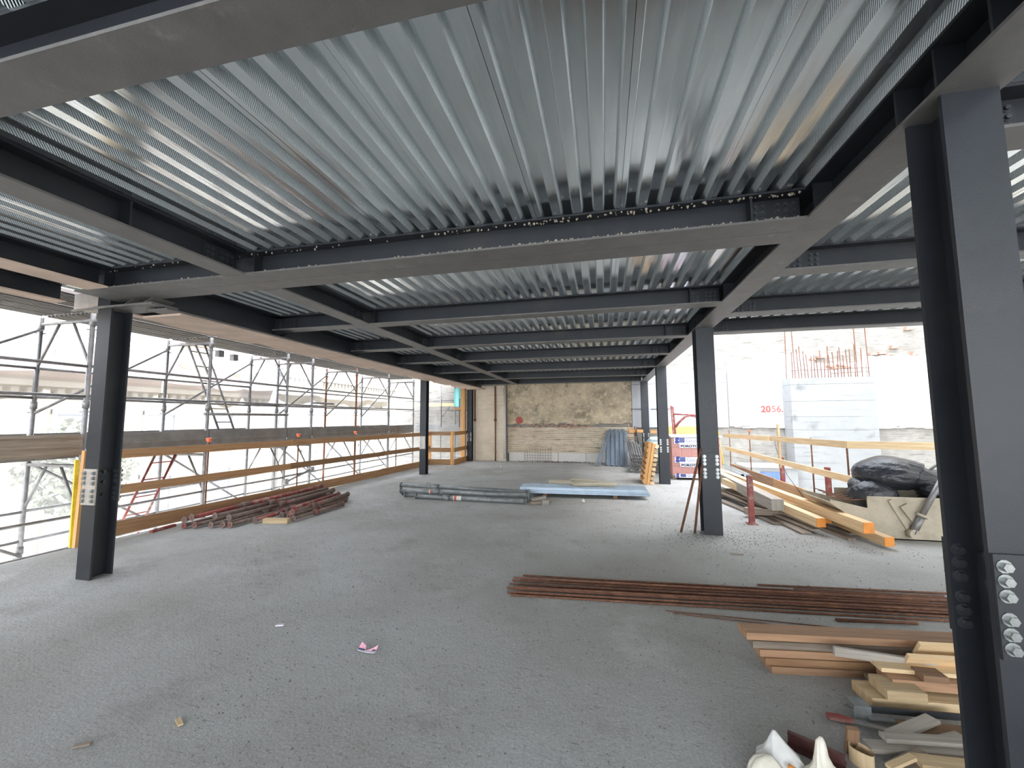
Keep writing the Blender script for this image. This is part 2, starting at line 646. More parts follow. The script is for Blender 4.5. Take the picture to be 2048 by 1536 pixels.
# aerated blocks along the foot of the brown wall
for a, b in ((-3.56, -1.68), (-1.665, -.66), (-.645, 1.2)):
    MB().box((a, 15.3, .002), (b, 15.47, .325)).build('block', 'block_white', wb)
for x0, x1, z0, z1, sd, th in ((1.05, 4.27, 1.27, 2.84, (0, 0, 0, 0), .05), (1.05, 4.27, 2.855, 3.27, (0, 0, 1, 0), .05), (4.30, 6.02, 1.3, 3.6, (1, 0, 0, 0), .07),
                            (6.03, 7.02, .9, 3.76, (0, 0, 0, 0), .075), (7.03, 8.5, .9, 3.42, (0, 0, 1, 0), .05), (8.52, 11.45, 1.28, 3.6, (1, 0, 1, 0), .06)):
    MB().prism(rag(x0, x1, z0, z1, .035, .14, sd), ymap, 15.5 - th, 15.5).build('plaster_panel', 'plaster_white', wb)
for x0, x1, z in ((4.45, 6.0, 1.29), (8.55, 11.4, 1.27)):
    mb = MB()
    xx = x0
    while xx < x1:
        w = RU(.1, .3)
        mb.box((xx, 15.40, z - RU(.01, .05)), (min(xx + w, x1), 15.5, z + RU(0, .03)))
        xx += w
    mb.build('broken_edge', 'plaster_edge', wb)


def text(s, size, loc, rot, m, parent, name, shear=0, ext=.001, bold=0, sx=1):
    cu = bpy.data.curves.new(name, 'FONT')
    cu.body = s
    cu.size = size
    cu.extrude = ext
    cu.offset = bold
    cu.shear = shear
    cu.resolution_u = 3
    cu.materials.append(MATS[m])
    t = bpy.data.objects.new('tmp', cu)
    me = bpy.data.meshes.new_from_object(t)
    bpy.data.objects.remove(t)
    me.name = name
    o = bpy.data.objects.new(name, me)
    COL.objects.link(o)
    if parent:
        o.parent = parent
    o.location = loc
    o.rotation_euler = rot
    o.scale = (sx, 1, 1)
    return o


UP = (math.pi / 2, 0, 0)
text('20', .30, (5.30, 15.428, 1.79), UP, 'paint_red', wb, 'painted_number', 0, .001, .012)
text('56.', .30, (5.62, 15.428, 1.79), UP, 'paint_red_soft', wb, 'painted_number', 0, .001, .006)
MB().prism([(-3.18 + .16 * math.cos(t) * RU(.8, 1.1), 1.55 + .15 * math.sin(t) * RU(.8, 1.1)) for t in [k * math.pi / 7 for k in range(14)]], ymap, 15.436, 15.441).build('red_paint_spot', 'paint_red_soft', wb)
for a, b in (((1.0, 15.44, 1.94), (1.42, 15.44, 1.94)), ((1.7, 15.44, 1.93), (2.35, 15.44, 1.93))):
    MB().bar(a, b, .02, .02).build('wall_slot', 'steel_plate', wb)

# concrete pier on the left end of the back wall, rods and pipe in front of it
pier = structure(MB().box((-5.12, 15.18, .002), (-3.72, 15.5, 2.9)).build('wall_pier', 'pier_warm'))
for n_, xx, lab in (('steel_rod', -4.895, 'thin rusty tie rod on the warm concrete pier, the one beside the dark far column'), ('steel_rod', -4.07, 'thin rusty tie rod on the warm concrete pier, the one nearer the white pipe')):
    t = thing(n_, lab, 'rod', (xx, 15.14, 0), 'rusty rods on the concrete pier')
    MB((xx, 15.14, 0)).tube((xx, 15.14, .0), (xx, 15.14, 1.55), .022, 8).build('lower_tube', 'wood_grey' if xx < -4.5 else 'rust', t)
    MB((xx, 15.14, 0)).tube((xx, 15.14, 1.55), (xx, 15.14, 2.88), .03, 8).build('upper_tube', 'rust', t)
    MB((xx, 15.14, 0)).tube((xx, 15.14, 1.52), (xx, 15.14, 1.62), .05, 8).build('collar', 'rust', t)
t = thing('drain_pipe', 'pale grey vertical pipe at the right edge of the warm concrete pier', 'pipe', (-3.68, 15.08, 0))
MB((-3.68, 15.08, 0)).tube((-3.68, 15.08, .0), (-3.68, 15.08, 2.78), .05, 12).build('shaft', 'pipe_white', t)
MB((-3.68, 15.08, 0)).tube((-3.68, 15.08, .0), (-3.68, 15.08, .1), .065, 12).build('socket', 'pipe_white', t)

# unseen wall added right of the frame to block sky light, ground outside
structure(MB().box((11.5, -14, -4), (12.2, 16, 14)).build('shade_wall_right', 'shade_wall_render'))
g = MB()
g.box((-75, -30, -9.2), (-6.9, 70, -9))
g.box((3.98, -14, -3.4), (11.8, 15.5, -3.2))
structure(g.build('ground', 'ground_rubble'))
# stub of concrete with a blue sheet low down in the shaft
sb = thing('concrete_stub', 'small grey concrete stub with blue panel below the floor edge', 'concrete block', (5.5, 14.8, -3.2))
MB((5.5, 14.8, -3.2)).box((4.5, 14.5, -3.2), (5.92, 15.36, .02)).build('body', 'pier_grey', sb)
MB((5.5, 14.8, -3.2)).box((4.85, 14.46, -.75), (5.55, 14.5, -.12)).build('blue_panel', 'blue_sheet', sb)
MB((5.5, 14.8, -3.2)).box((4.42, 14.4, .02), (5.94, 15.37, .08)).build('cap', 'plaster_edge', sb)


# ------------------------------------------------------------------ steel columns and beams
def hexbolt(r=.016, hh=.016, tail=.03, axis='y'):
    mb = MB()
    d = Vector((0, -1, 0))
    mb.tube((0, 0, 0), d * .004, r * 1.45, 10)
    mb.tube(d * .004, d * (.004 + hh), r, 6)
    return mb


BOLT_Z = hexbolt(.0165, .018).mesh('bolt', 'bolt_zinc')
BOLT_D = hexbolt(.0165, .018).mesh('bolt', 'bolt_dark')
BOLT_S = hexbolt(.012, .012).mesh('bolt', 'bolt_dark')
ROWS = (1.067, 1.017, .965, .886, .835, .786)


def column(label, xc, y0, b, d, ztop, plate='steel_plate', bolt=BOLT_Z, mat_='steel_paint'):
    o = (xc, y0 + d / 2, 0)
    t = thing('steel_column', label, 'column', o, 'dark grey steel columns')
    tf, tw = .018, .012
    for ya in (y0, y0 + d - tf):
        MB(o).box((xc - b / 2, ya, 0), (xc + b / 2, ya + tf, ztop)).build('flange', mat_, t)
    MB(o).box((xc - tw / 2, y0 + tf, 0), (xc + tw / 2, y0 + d - tf, ztop)).build('web', mat_, t)
    MB(o).box((xc - b / 2 + .002, y0 - .013, .745), (xc + b / 2 - .002, y0, 1.108)).build('splice_plate', plate, t)
    MB(o).box((xc - b / 2 + .002, y0 + d, .745), (xc + b / 2 - .002, y0 + d + .013, 1.108)).build('splice_plate', plate, t)
    for s in (-1, 1):
        MB(o).box((xc + s * (tw / 2 + .005) - .005, y0 + tf + .02, .79), (xc + s * (tw / 2 + .005) + .005, y0 + d - tf - .02, 1.07)).build('web_plate', 'steel_plate', t)
    for z in ROWS:
        for s in (-1, 1):
            xb = xc + s * b * .34
            inst('bolt', bolt, t, (xb - o[0], y0 - .013 - o[1], z))
            inst('bolt', BOLT_D, t, (xb - o[0], y0 + tf - o[1], z), (0, 0, math.pi))
            inst('bolt', BOLT_D if bolt is BOLT_Z else bolt, t, (xb - o[0], y0 + d - tf - o[1], z))
            inst('bolt', bolt, t, (xb - o[0], y0 + d + .013 - o[1], z), (0, 0, math.pi))
    for z in ROWS[::2] + (ROWS[4],):
        inst('bolt', BOLT_D, t, (.011, 0, z), (0, 0, math.pi / 2))
        inst('bolt', BOLT_D, t, (-.011, 0, z), (0, 0, -math.pi / 2))
    return t


XR = 1.4408
column('large dark steel column filling the right edge of the view, nearest of all', XR + .004, 1.85, .19, .20, SOF)
c2 = column('dark steel column with chalk marks, two poles leaning against it', XR, 6.14, .235, .235, SOF)
column('dark steel column beside the brick pallet and the wooden pallets on edge', XR, 10.54, .235, .235, SOF)
column('farthest right-hand steel column, behind the metal frames by the back wall', XR, 14.78, .235, .235, SOF)
cA = column('steel column on the left with a pale bolted splice plate, nearest left column', -5.1819, 3.178, .189, .2, 2.80, 'plate_bare', BOLT_Z)
column('steel column in the middle distance on the left with pale splice plate', -5.1819, 11.066, .189, .2, 2.82, 'plate_bare', BOLT_Z)
column('farthest left steel column, between the orange post and the concrete pier', -5.04, 14.9, .19, .19, 2.93)

# chalk writing on the second column
for s_, sz, x_, z_ in (('I', .13, 1.36, 1.80), ('I', .1, 1.395, 1.83), ('IT', .11, 1.42, 1.80), ('1355', .085, 1.352, 1.68), ('METRO', .05, 1.40, 1.205), ('V', .06, 1.425, 1.13)):
    text(s_, sz, (x_ - XR, 6.137 - (6.14 + .1175), z_), UP, 'chalk', c2, 'chalk_mark', .1)
MB((XR, 6.2575, 0)).bar((1.326, 6.1375, 1.19), (1.553, 6.1375, 1.19), .003, .004).build('chalk_mark', 'chalk', c2)


def beam(label, axis, a0, a1, ctr, b, z0=SOF, z1=TOP, tf=.015, stiff=(), ends=(), name='steel_beam', group='dark steel beams overhead', sof='steel_pale', face=-1, double=False):
    o = ((a0 + a1) / 2, ctr, z0) if axis == 'x' else (ctr, (a0 + a1) / 2, z0)
    t = thing(name, label, 'beam', o, group)

    def B(u0, u1, w0, w1, za, zb):
        mb = MB(o)
        if axis == 'x':
            mb.box((u0, w0, za), (u1, w1, zb))
        else:
            mb.box((w0, u0, za), (w1, u1, zb))
        return mb
    cs = [(ctr, b)] if not double else [(ctr - b / 4, b / 2 - .004), (ctr + b / 4, b / 2 - .004)]
    for c, w in cs:
        B(a0, a1, c - w / 2, c + w / 2, z0, z0 + tf).build('bottom_flange', sof, t)
        B(a0, a1, c - w / 2, c + w / 2, z1 - tf, z1).build('top_flange', 'steel_paint', t)
        B(a0, a1, c - .005, c + .005, z0 + tf, z1 - tf).build('web', 'steel_paint', t)
        for s in stiff:
            B(s - .006, s + .006, c - w / 2 + .01, c + w / 2 - .01, z0 + tf, z1 - tf).build('stiffener', 'steel_paint', t)
    cw = cs[0][0] if face < 0 else cs[-1][0]
    for e, sg in ends:
        lo, hi = (e, e + sg * .30)
        B(lo, hi, cw + face * .011, cw + face * .005, z0 + .025, z1 - .025).build('splice_plate', 'steel_plate', t)
        for i in (0, 1, 2, 4, 5):
            for z in (z0 + .055, z0 + .1, z0 + .145):
                p = e + sg * (.035 + .046 * i)
                if axis == 'x':
                    inst('bolt', BOLT_S, t, (p - o[0], cw + face * .011 - o[1], z - o[2]), (0, 0, 0 if face < 0 else math.pi))
                else:
                    inst('bolt', BOLT_S, t, (cw + face * .011 - o[0], p - o[1], z - o[2]), (0, 0, math.pi / 2 if face > 0 else -math.pi / 2))
    return t


XE = XR - .121
TX0 = -4.6
T0 = beam('nearest cross beam crossing the top left corner of the view', 'x', TX0, XE, 1.0, .185, stiff=())
T1 = beam('wide double cross beam landing on the nearest left column, mortar crumbs on its edge', 'x', -5.09, XE, 3.058, .403, stiff=(-4.72, -3.33, -2.97, 1.0), ends=((XE - .01, -1),), double=True)
TL = {}
for ynear, lab in ((4.80, 'second cross beam beyond the double beam, first thin one of the row'), (6.65, 'third cross beam in the row, above the chalk-marked column'),
                  (8.42, 'fourth cross beam in the row, over the grey props on the floor'), (10.45, 'fifth cross beam in the row, in line with the middle left column'),
                  (12.5, 'sixth cross beam in the row, second from the back wall'), (14.5, 'last cross beam in the row, close to the brown back wall')):
    TL[ynear] = beam(lab, 'x', TX0, XE, ynear + .095, .19, stiff=(-3.32, -2.98, 1.0), ends=((XE - .01, -1), (TX0 + .03, 1)))
beam('long main beam running away over the right-hand row of columns', 'y', -3.5, 15.35, XR, .2425, stiff=(1.6, 1.84, 2.06, 2.8, 3.3, 4.75, 5.05, 6.1, 6.4, 6.6, 6.9, 8.4, 8.7, 10.5, 10.8, 12.5), face=-1)
SB = (-3.5, .905, 1.095, 2.855, 3.262, 4.80, 4.99, 6.65, 6.84, 8.42, 8.61, 10.45, 10.64, 12.5, 12.69, 14.5)
for k, lab in ((0, 'short joist over the near left, behind the nearest cross beam'), (2, 'joist on the left between nearest cross beam and the double beam'), (4, 'joist on the left just beyond the double cross beam'), (6, 'joist on the left between the second and third cross beams'),
               (8, 'joist on the left between the third and fourth cross beams'), (10, 'joist on the left between the fourth and fifth cross beams'), (12, 'joist on the left between the fifth and sixth cross beams'), (14, 'joist on the left between the last two cross beams')):
    beam(lab, 'y', SB[k] + .003, SB[k + 1] - .003, -3.155, .215, stiff=((SB[k] + SB[k + 1]) / 2,) if k == 2 else (), ends=((SB[k + 1] - .01, -1),) if k else (), face=1, name='steel_joist', group='short joists between cross beams')
# right bay
for yn, w, lab in ((2.14, .2, 'right-bay beam half hidden behind the large near column'), (3.87, .18, 'right-bay beam, first one seen between the two near columns'),
                 (5.37, .2, 'right-bay beam, second one seen between the two near columns'), (6.53, .2, 'outermost right-bay beam above the open shaft, daylight slits over it')):
    beam(lab, 'x', XR + .122, 6.45, yn + w / 2, w, ends=((XR + .16, 1),), group='right bay steel beams')
# edge beam on the left
e1 = beam('left edge beam in front of the nearest left column, top left', 'y', -3.5, 2.85, -4.765, .27, stiff=(), face=1, group='left edge beams', sof='formwork')
e2 = thing('edge_beam', 'deep left edge beam with a beige soffit running to the back wall', 'beam', (-4.6, 9, 2.77), 'left edge beams')
o = (-4.6, 9, 2.77)
MB(o).box((-4.64, 3.27, 2.79), (-4.62, 15.1, 3.09)).build('web', 'steel_paint', e2)
MB(o).box((-4.72, 3.27, 3.075), (-4.46, 15.1, 3.09)).build('top_flange', 'steel_paint', e2)
MB(o).box((-4.72, 3.27, 2.772), (-4.46, 15.1, 2.79)).build('bottom_flange', 'steel_pale', e2)
yy = 3.42
while yy < 15:
    L_ = min(1.55, 15.05 - yy)
    MB(o).prism([(-4.47, yy), (-4.47, yy + L_), (-5.13 - .02, yy + L_), (-5.13, yy + .45), (-5.0, yy)], zmap, 2.748, 2.771).build('soffit_board', 'formwork', e2)
    yy += L_ + .01
for ynear in (4.80, 6.65, 8.42, 10.45, 12.5):
    MB(o).prism([(-4.62, 2.79), (-4.62, 2.884), (-4.35, 2.884)], lambda a, b, t: (a, t, b), ynear + .06, ynear + .13).build('bracket', 'steel_paint', e2)

beam('outer fascia beam of the overhang at the upper left edge', 'y', -3.5, 3.1, -5.72, .2, face=1, group='left edge beams', sof='formwork')
beam('outer fascia beam of the overhang beyond the nearest left column', 'y', 3.45, 15.1, -5.85, .14, 2.95, face=1, group='left edge beams', sof='formwork')
# head of the nearest left column: box stub, cap plate, stiffened bracket
hd = thing('column_head', 'welded steel head with bracket and bolts on top of nearest left column', 'bracket', (-5.18, 3.28, 2.80))
o = (-5.18, 3.28, 2.80)
MB(o).box((-5.30, 3.15, 2.803), (-4.5, 3.42, 2.825)).build('cap_plate', 'steel_pale', hd)
MB(o).box((-5.275, 3.17, 2.826), (-5.095, 3.40, 3.09)).build('post', 'steel_plate', hd)
MB(o).box((-5.66, 3.19, 2.83), (-5.28, 3.38, 3.0)).build('box_stub', 'plate_bare', hd)
for xx in (-4.93, -4.66):
    MB(o).prism([(xx, 2.826), (xx + .14, 2.884), (xx + .128, 2.884), (xx - .012, 2.826)], ymap, 3.18, 3.40).build('stiffener', 'steel_pale', hd)
for xx, yv in ((-5.05, 3.17), (-4.98, 3.17), (-4.72, 3.17), (-4.62, 3.17), (-5.05, 3.39), (-4.62, 3.39)):
    inst('bolt', BOLT_Z, hd, (xx - o[0], yv + .01 - o[1], 2.803 - o[2]), (-math.pi / 2, 0, 0))
MB(o).bar((-5.62, 3.16, 2.80), (-5.12, 3.16, 2.812), .025, .02).build('edge_strip', 'galv_board', hd)

# crumbs of mortar on the double beam
mc = MB((0, 2.86, SOF))
for k in range(420):
    x_ = RU(-4.9, XE - .02) if k < 150 else RU(-1.2, XE - .03)
    r = RU(.003, .011)
    y_, z_ = (2.862 + RU(0, .03), SOF + .015) if k % 3 else (2.862 + RU(0, .05), TOP - .02)
    mc.tube((x_, y_, z_), (x_ + RU(-.01, .01), y_ + RU(-.005, .005), z_ + r * RU(.8, 1.8) * (1 if k % 3 else -1)), r, 5, r * .4)
cr = bpy.data.objects.new('mortar_crumbs', mc.mesh('mortar_crumbs', 'crumb'))
COL.objects.link(cr)
cr.parent = T1
cr.location = Vector((0, 2.86, SOF)) - T1.location
cr['kind'] = 'stuff'


# ------------------------------------------------------------------ facade scaffold on the left
XI, XO = -6.9, -7.9
FR = (2.3, 4.11, 5.86, 7.70, 8.5, 10.31, 12.1, 13.9)
sc = thing('facade_scaffold', 'galvanised tube scaffold with rails, braces and boards outside the left edge', 'scaffold', (XI, 8, -3.2))
so = (XI, 8, -3.2)
LIFT = (-.87, 1.13, 3.13)
for fy in FR:
    for xx in (XI, XO):
        m_ = 'galv_tube' if fy < 10 else 'rust' if (fy == 10.31 or xx == XO) and fy < 12 else 'galv_tube'
        st = MB(so).tube((xx, fy, -3.2), (xx, fy, 3.1), .028, 10).build('standard', m_, sc)
        for z in (1.78, -.22, 2.92):
            MB(so).tube((xx, fy, z), (xx, fy, z + .10), .038, 8).build('collar', 'galv_tube', st)
            MB(so).bar((xx - .05, fy - .035, z - .05), (xx + .05, fy + .035, z - .05), .012, .02).build('wedge', 'galv_tube', st)
    for z in (-1.0, 1.0, 3.0):
        MB(so).tube((XO, fy, z), (XI, fy, z), .024, 8).build('transom', 'galv_tube', sc)
        for a, b in ((XO, XO + .36), (XI, XI - .36)):
            MB(so).tube((a, fy, z - .62), (b, fy, z - .02), .017, 8).build('knee_strut', 'galv_tube', sc)
for k, (a, b) in enumerate(zip(FR, FR[1:])):
    for xx in (XI, XO):
        for z in (2.36, 1.95, .36, -.05):
            if xx == XO and z == 2.36 and k in (3,):
                continue
            MB(so).tube((xx, a, z), (xx, b, z + RU(-.015, .015)), .02, 8).build('guard_rail', 'galv_tube', sc)
    if b - a > 1:
        MB(so).tube((XO + .03, a, 1.72), (XO + .03, b, 2.93), .019, 8).build('brace', 'galv_tube', sc)
        MB(so).tube((XO + .03, a, 1.02), (XO + .03, b, -.25), .019, 8).build('brace', 'galv_tube', sc)
    for z in LIFT:
        for q in range(3):
            pl = MB(so)
            x0 = XO + .02 + q * .325
            pl.box((x0, a + .02, z), (x0 + .31, b - .02, z + .045))
            for s_ in range(4):
                pl.box((x0 + .02 + s_ * .075, a + .03, z - .018), (x0 + .045 + s_ * .075, b - .03, z + .001))
            pl.build('deck_board', 'galv_board', sc)
    for q in range(2):
        x0 = XI + .06 + q * .34
        pl = MB(so)
        pl.box((x0, a + .02, 3.13), (x0 + .31, b - .02, 3.175))
        for s_ in range(4):
            pl.box((x0 + .02 + s_ * .075, a + .03, 3.112), (x0 + .045 + s_ * .075, b - .03, 3.131))
        pl.build('console_board', 'galv_board', sc)
    for z in (1.15,):
        for xx, tt in ((XI + .035, 1), (XO - .035, 0)):
            tb = MB(so)
            z1 = z + (.28 if k < 3 else .26)
            tb.box((xx - .012, a + .03, z), (xx + .012, b - .03, z1))
            if tt:
                for zz in (z + .03, z + .12, z1 - .035):
                    tb.box((xx + .012, a + .06, zz), (xx + .026, b - .06, zz + .022))
            tb.build('toe_board', 'wood_old' if k == 0 and tt else 'galv_board', sc)
# loose couplers and horizontal ties
for p, q in (((XI + .03, 7.72, .23), (XI + .03, 8.52, .42)), ((XI + .05, 6.75, -.02), (XI + .05, 7.55, .12)), ((XO, 7.6, 1.96), (XO, 8.6, 1.99)), ((XI, 5.8, 1.72), (XI, 7.75, 1.72)), ((XI, 8.5, 2.02), (XI, 9.3, 2.02))):
    MB(so).tube(p, q, .024, 8).build('tie_tube', 'galv_tube', sc)
for p in ((XI + .03, 7.72, .25), (XI + .03, 8.52, .42), (XI + .03, 6.0, 2.83), (XI + .03, 6.3, 2.80)):
    MB(so).box((p[0] - .05, p[1] - .05, p[2] - .06), (p[0] + .05, p[1] + .05, p[2] + .06)).build('coupler', 'galv_tube', sc)
# return of the scaffold across the far corner
for xx in (-6.35, -5.75, -5.3):
    st = MB(so).tube((xx, 15.2, -3.2), (xx, 15.2, 3.0), .026, 8).build('standard', 'galv_tube', sc)
for z in (2.35, 1.95, .36, .1):
    MB(so).tube((-7.9, 15.2, z), (-5.25, 15.2, z + .0), .018, 8).build('guard_rail', 'galv_tube', sc)
MB(so).tube((-6.3, 15.23, 1.7), (-5.45, 15.23, 2.8), .019, 8).build('brace', 'galv_tube', sc)
MB(so).box((-7.8, 15.1, 1.12), (-5.35, 15.12, 1.40)).build('toe_board', 'galv_board', sc)
MB(so).box((-7.8, 15.06, 2.12), (-5.4, 15.09, 2.24)).build('toe_board', 'wood_pale', sc)
for xx in (-6.2, -5.45):
    MB(so).tube((xx, 14.9, 1.3), (xx, 14.9, 2.4), .016, 8).build('handrail_post', 'steel_plate', sc)

for nm, p0, p1, w, nr, mm, lab in (('ladder', Vector((-7.45, 6.02, 3.05)), Vector((-7.45, 6.85, 1.20)), .34, 7, 'galv_tube', 'grey metal ladder standing on the upper scaffold boards'),
                                ('ladder', Vector((-7.45, 5.62, 1.05)), Vector((-7.45, 4.85, -.80)), .34, 7, 'red_oxide', 'reddish metal ladder on the lower scaffold level, behind the planks')):
    t = thing(nm, lab, 'ladder', p1, 'scaffold ladders')
    off = Vector((0, w / 2, 0))
    for s_ in (-1, 1):
        MB(p1).tube(p0 + off * s_, p1 + off * s_, .018, 8).build('stile', mm, t)
    for k in range(nr):
        c = p0.lerp(p1, (k + .6) / nr)
        MB(p1).tube(c - off, c + off, .011, 6).build('rung', mm, t)

# sheeting tied to the outer face
def drape(y0, y1, ztop, zbot, scal, nm, mat_, lab, xx=XO - .05, n=3, cat='sheeting'):
    L = y1 - y0

    def fn(u, v):
        y = y0 + L * u
        zb = zbot + scal * (abs(math.sin(u * math.pi * n)) ** .7 - .6)
        z = ztop + .03 * math.sin(u * 9) - .05 * abs(math.sin(u * math.pi * n)) + (zb - ztop) * v
        return (xx + .025 * math.sin(y * 7 + v * 3) + .015 * math.sin(y * 17) * v, y, z)
    mb = MB((xx, (y0 + y1) / 2, zbot))
    mb.grid(fn, int(L * 14) + 4, 10)
    return tag(mb.build(nm, mat_), lab, cat, 'sheets on the scaffold')


drape(1.0, 5.85, 2.36, 2.0, -.16, 'scaffold_tarp', 'tarp_beige', 'beige tarpaulin strip hung on the scaffold rail left of the near column', n=3)
drape(5.9, 8.4, 2.32, 2.02, -.18, 'scaffold_tarp', 'tarp_beige', 'sagging beige tarpaulin strip on the scaffold rail behind the upper ladder', n=3)
drape(8.55, 13.9, 2.28, 2.08, -.10, 'scaffold_tarp', 'tarp_beige', 'thin beige tarpaulin strip on the far half of the scaffold', n=4)
drape(7.5, 10.2, 3.08, 1.2, 0, 'debris_net', 'net_dense', 'white debris net covering the full height of a middle scaffold bay', XO - .09, 2)
drape(1.0, 14.0, 2.0, -3.0, -.05, 'debris_net', 'net_white', 'sheer white debris net along the lower outside of the scaffold', XO - .13, 6)

# ------------------------------------------------------------------ plank guard along the left edge
def gx(y):
    return -6.55 + (y - 4) * .05


gl = thing('edge_guard', 'three-plank timber guard rail with orange-capped posts along the left floor edge', 'guard rail', (-6.4, 8, 0))
go = (-6.4, 8, 0)
for z, h in ((1.115, .12), (.63, .12), (.105, .19)):
    ys = (4.02, 7.3, 10.6, 13.45)
    for k, (a, b) in enumerate(zip(ys, ys[1:])):
        dz = (.035, .02, 0, -.02)
        MB(go).bar((gx(a) + .012 * (k % 2), a, z + dz[k]), (gx(b) + .012 * (k % 2), b + .12, z + dz[k + 1] - .01), .028, h).build('plank', 'wood_guard', gl)
for y, cap in ((5.58, 1), (7.53, 1), (9.44, 1), (11.4, 0), (13.35, 0)):
    ps = MB(go).tube((gx(y) - .035, y, 0), (gx(y) - .035, y, 1.24 if cap else 1.36), .013, 8).build('post', 'rust', gl)
    if cap:
        MB(go).tube((gx(y) - .035, y, 1.24), (gx(y) - .035, y, 1.27), .018, 10, .042).tube((gx(y) - .035, y, 1.27), (gx(y) - .035, y, 1.31), .042, 10).build('cap', 'cap_orange', ps)
MB(go).bar((-6.60, 3.98, 0), (-6.60, 4.0, 1.22), .11, .05, (1, 0, 0)).build('end_post', 'wood_orange', gl)
MB(go).bar((-6.66, 3.94, 0), (-6.72, 3.96, 1.1), .045, .02, (1, 0, 0)).build('tie_batten', 'paint_yellow', gl)
MB(go).tube((-6.53, 4.05, 0), (-6.53, 4.05, 1.25), .02, 8).build('post', 'rust', gl)

gc = thing('corner_guard', 'orange plank guard rail around the far left floor notch', 'guard rail', (-5.7, 13.7, 0))
go = (-5.7, 13.7, 0)
for z, h in ((1.1, .13), (.52, .15), (.1, .19)):
    MB(go).bar((-6.15, 13.57, z), (-5.28, 13.57, z), .028, h).build('plank', 'wood_guard', gc)
    MB(go).bar((-5.165, 13.6, z), (-5.165, 15.05, z), .028, h).build('plank', 'wood_orange', gc)
for p in ((-5.25, 13.6), (-6.1, 13.62)):
    MB(go).bar((p[0], p[1], 0), (p[0], p[1], 1.18), .1, .07, (0, 1, 0)).build('post', 'wood_orange', gc)
pp = thing('timber_post', 'tall orange timber post with cross board beside the farthest left column', 'post', (-5.22, 14.75, 0))
MB((-5.22, 14.75, 0)).bar((-5.24, 14.75, 0), (-5.24, 14.75, 2.85), .07, .17, (1, 0, 0)).build('shaft', 'wood_orange', pp)
MB((-5.22, 14.75, 0)).bar((-5.20, 14.62, 1.2), (-5.20, 14.62, 2.75), .02, .06, (1, 0, 0)).build('batten', 'wood_orange', pp)
MB((-5.22, 14.75, 0)).bar((-5.6, 14.74, 2.0), (-5.16, 14.74, 2.03), .04, .09).build('cross_board', 'wood_guard', pp)
tq = one('hanging_sheet', 'small turquoise sheet hanging by the orange post at the far corner', 'sheeting', MB((-5.5, 15.0, 2.0)).grid(lambda u, v: (-5.72 + .4 * u, 15.0 + .02 * math.sin(u * 9), 2.1 + .72 * v), 8, 4), 'turquoise')

# ------------------------------------------------------------------ street fronts across the road
def building(label, y0, y1, xf, eave, ridge, m_, wins, dent=True):
    o = (xf - 4, (y0 + y1) / 2, -9)
    t = thing('town_house', label, 'building', o, 'houses across the street')
    MB(o).box((xf - 9, y0, -9), (xf, y1, eave)).build('wall', m_, t)
    MB(o).box((xf - .2, y0, eave - .35), (xf + .45, y1, eave)).build('cornice', 'facade_trim', t)
    rf = MB(o)
    n = 14
    for k in range(n):
        f0, f1 = k / n, (k + 1) / n
        xa, xb = xf + .5 - 8.5 * f0, xf + .5 - 8.5 * f1
        za, zb = eave + (ridge - eave) * f0 + .04, eave + (ridge - eave) * f1
        rf.add([(xa, y0, za), (xa, y1, za), (xb, y1, zb + .08), (xb, y0, zb + .08), (xa, y0, za - .12), (xa, y1, za - .12)], [(0, 1, 2, 3), (4, 5, 1, 0)])
    rf.build('roof', 'pink_tile', t)
    if dent:
        d = MB(o)
        y = y0 + .2
        while y < y1 - .3:
            d.box((xf, y, eave - .75), (xf + .25, y + .22, eave - .4))
            y += .45
        d.build('dentils', 'facade_trim', t)['kind'] = 'stuff'
    for y, za, zb, w in wins:
        f = MB(o)
        f.box((xf, y - w / 2 - .18, za - .15), (xf + .1, y - w / 2, zb + .2))
        f.box((xf, y + w / 2, za - .15), (xf + .1, y + w / 2 + .18, zb + .2))
        f.box((xf, y - w / 2 - .18, zb), (xf + .16, y + w / 2 + .18, zb + .22))
        f.box((xf, y - w / 2 - .25, za - .2), (xf + .2, y + w / 2 + .25, za))
        wi = f.build('window', 'facade_trim', t)
        MB(o).box((xf - .02, y - w / 2, za), (xf + .03, y + w / 2, zb)).build('pane', 'window_dark', wi)
    return t


bA = building('long cream town house with pinkish tiled roof behind the near scaffold', -8, 23.5, -22, 3.35, 6.2, 'facade_cream', [(y, -3.6, -1.2, 1.3) for y in (6, 9.4, 12.8, 16.2, 19.6)] + [(y, .1, 1.9, 1.3) for y in (9.4, 12.8, 16.2, 19.6)])
bB = building('pale yellow town house with framed windows behind the far scaffold', 24, 62, -22, 5.0, 8.8, 'facade_white', [(y, 1.3, 2.75, 1.4) for y in (27, 30.6, 34.2, 38, 42, 46.5)] + [(y, -2.8, -.8, 1.4) for y in (27, 30.6, 34.2, 38, 42, 46.5)])
o = tuple(bA.location)
ch = MB(o).box((-26.4, 20.4, 4.2), (-25.6, 21.6, 6.4)).build('chimney', 'facade_white', bA)
MB(o).box((-26.5, 20.3, 6.4), (-25.5, 21.7, 6.6)).build('chimney_cap', 'pink_tile', ch)
dz = thing('satellite_dish', 'pale round satellite dishes on a mast above the roof left of the near column', 'antenna', (-25, 13.6, 5))
MB((-25, 13.6, 5)).tube((-25, 13.6, 4.8), (-25, 13.6, 7.5), .05, 8).build('mast', 'facade_trim', dz)
for z, r in ((6.1, .62), (7.2, .42)):
    MB((-25, 13.6, 5)).tube((-24.9, 13.6, z), (-24.8, 13.55, z + .05), r * .3, 18, r).build('dish', 'facade_trim', dz)
tree = MB((-16, 9.5, -9))
tree.tube((-16, 9.5, -9), (-16, 9.5, -1), .2, 8, .1)
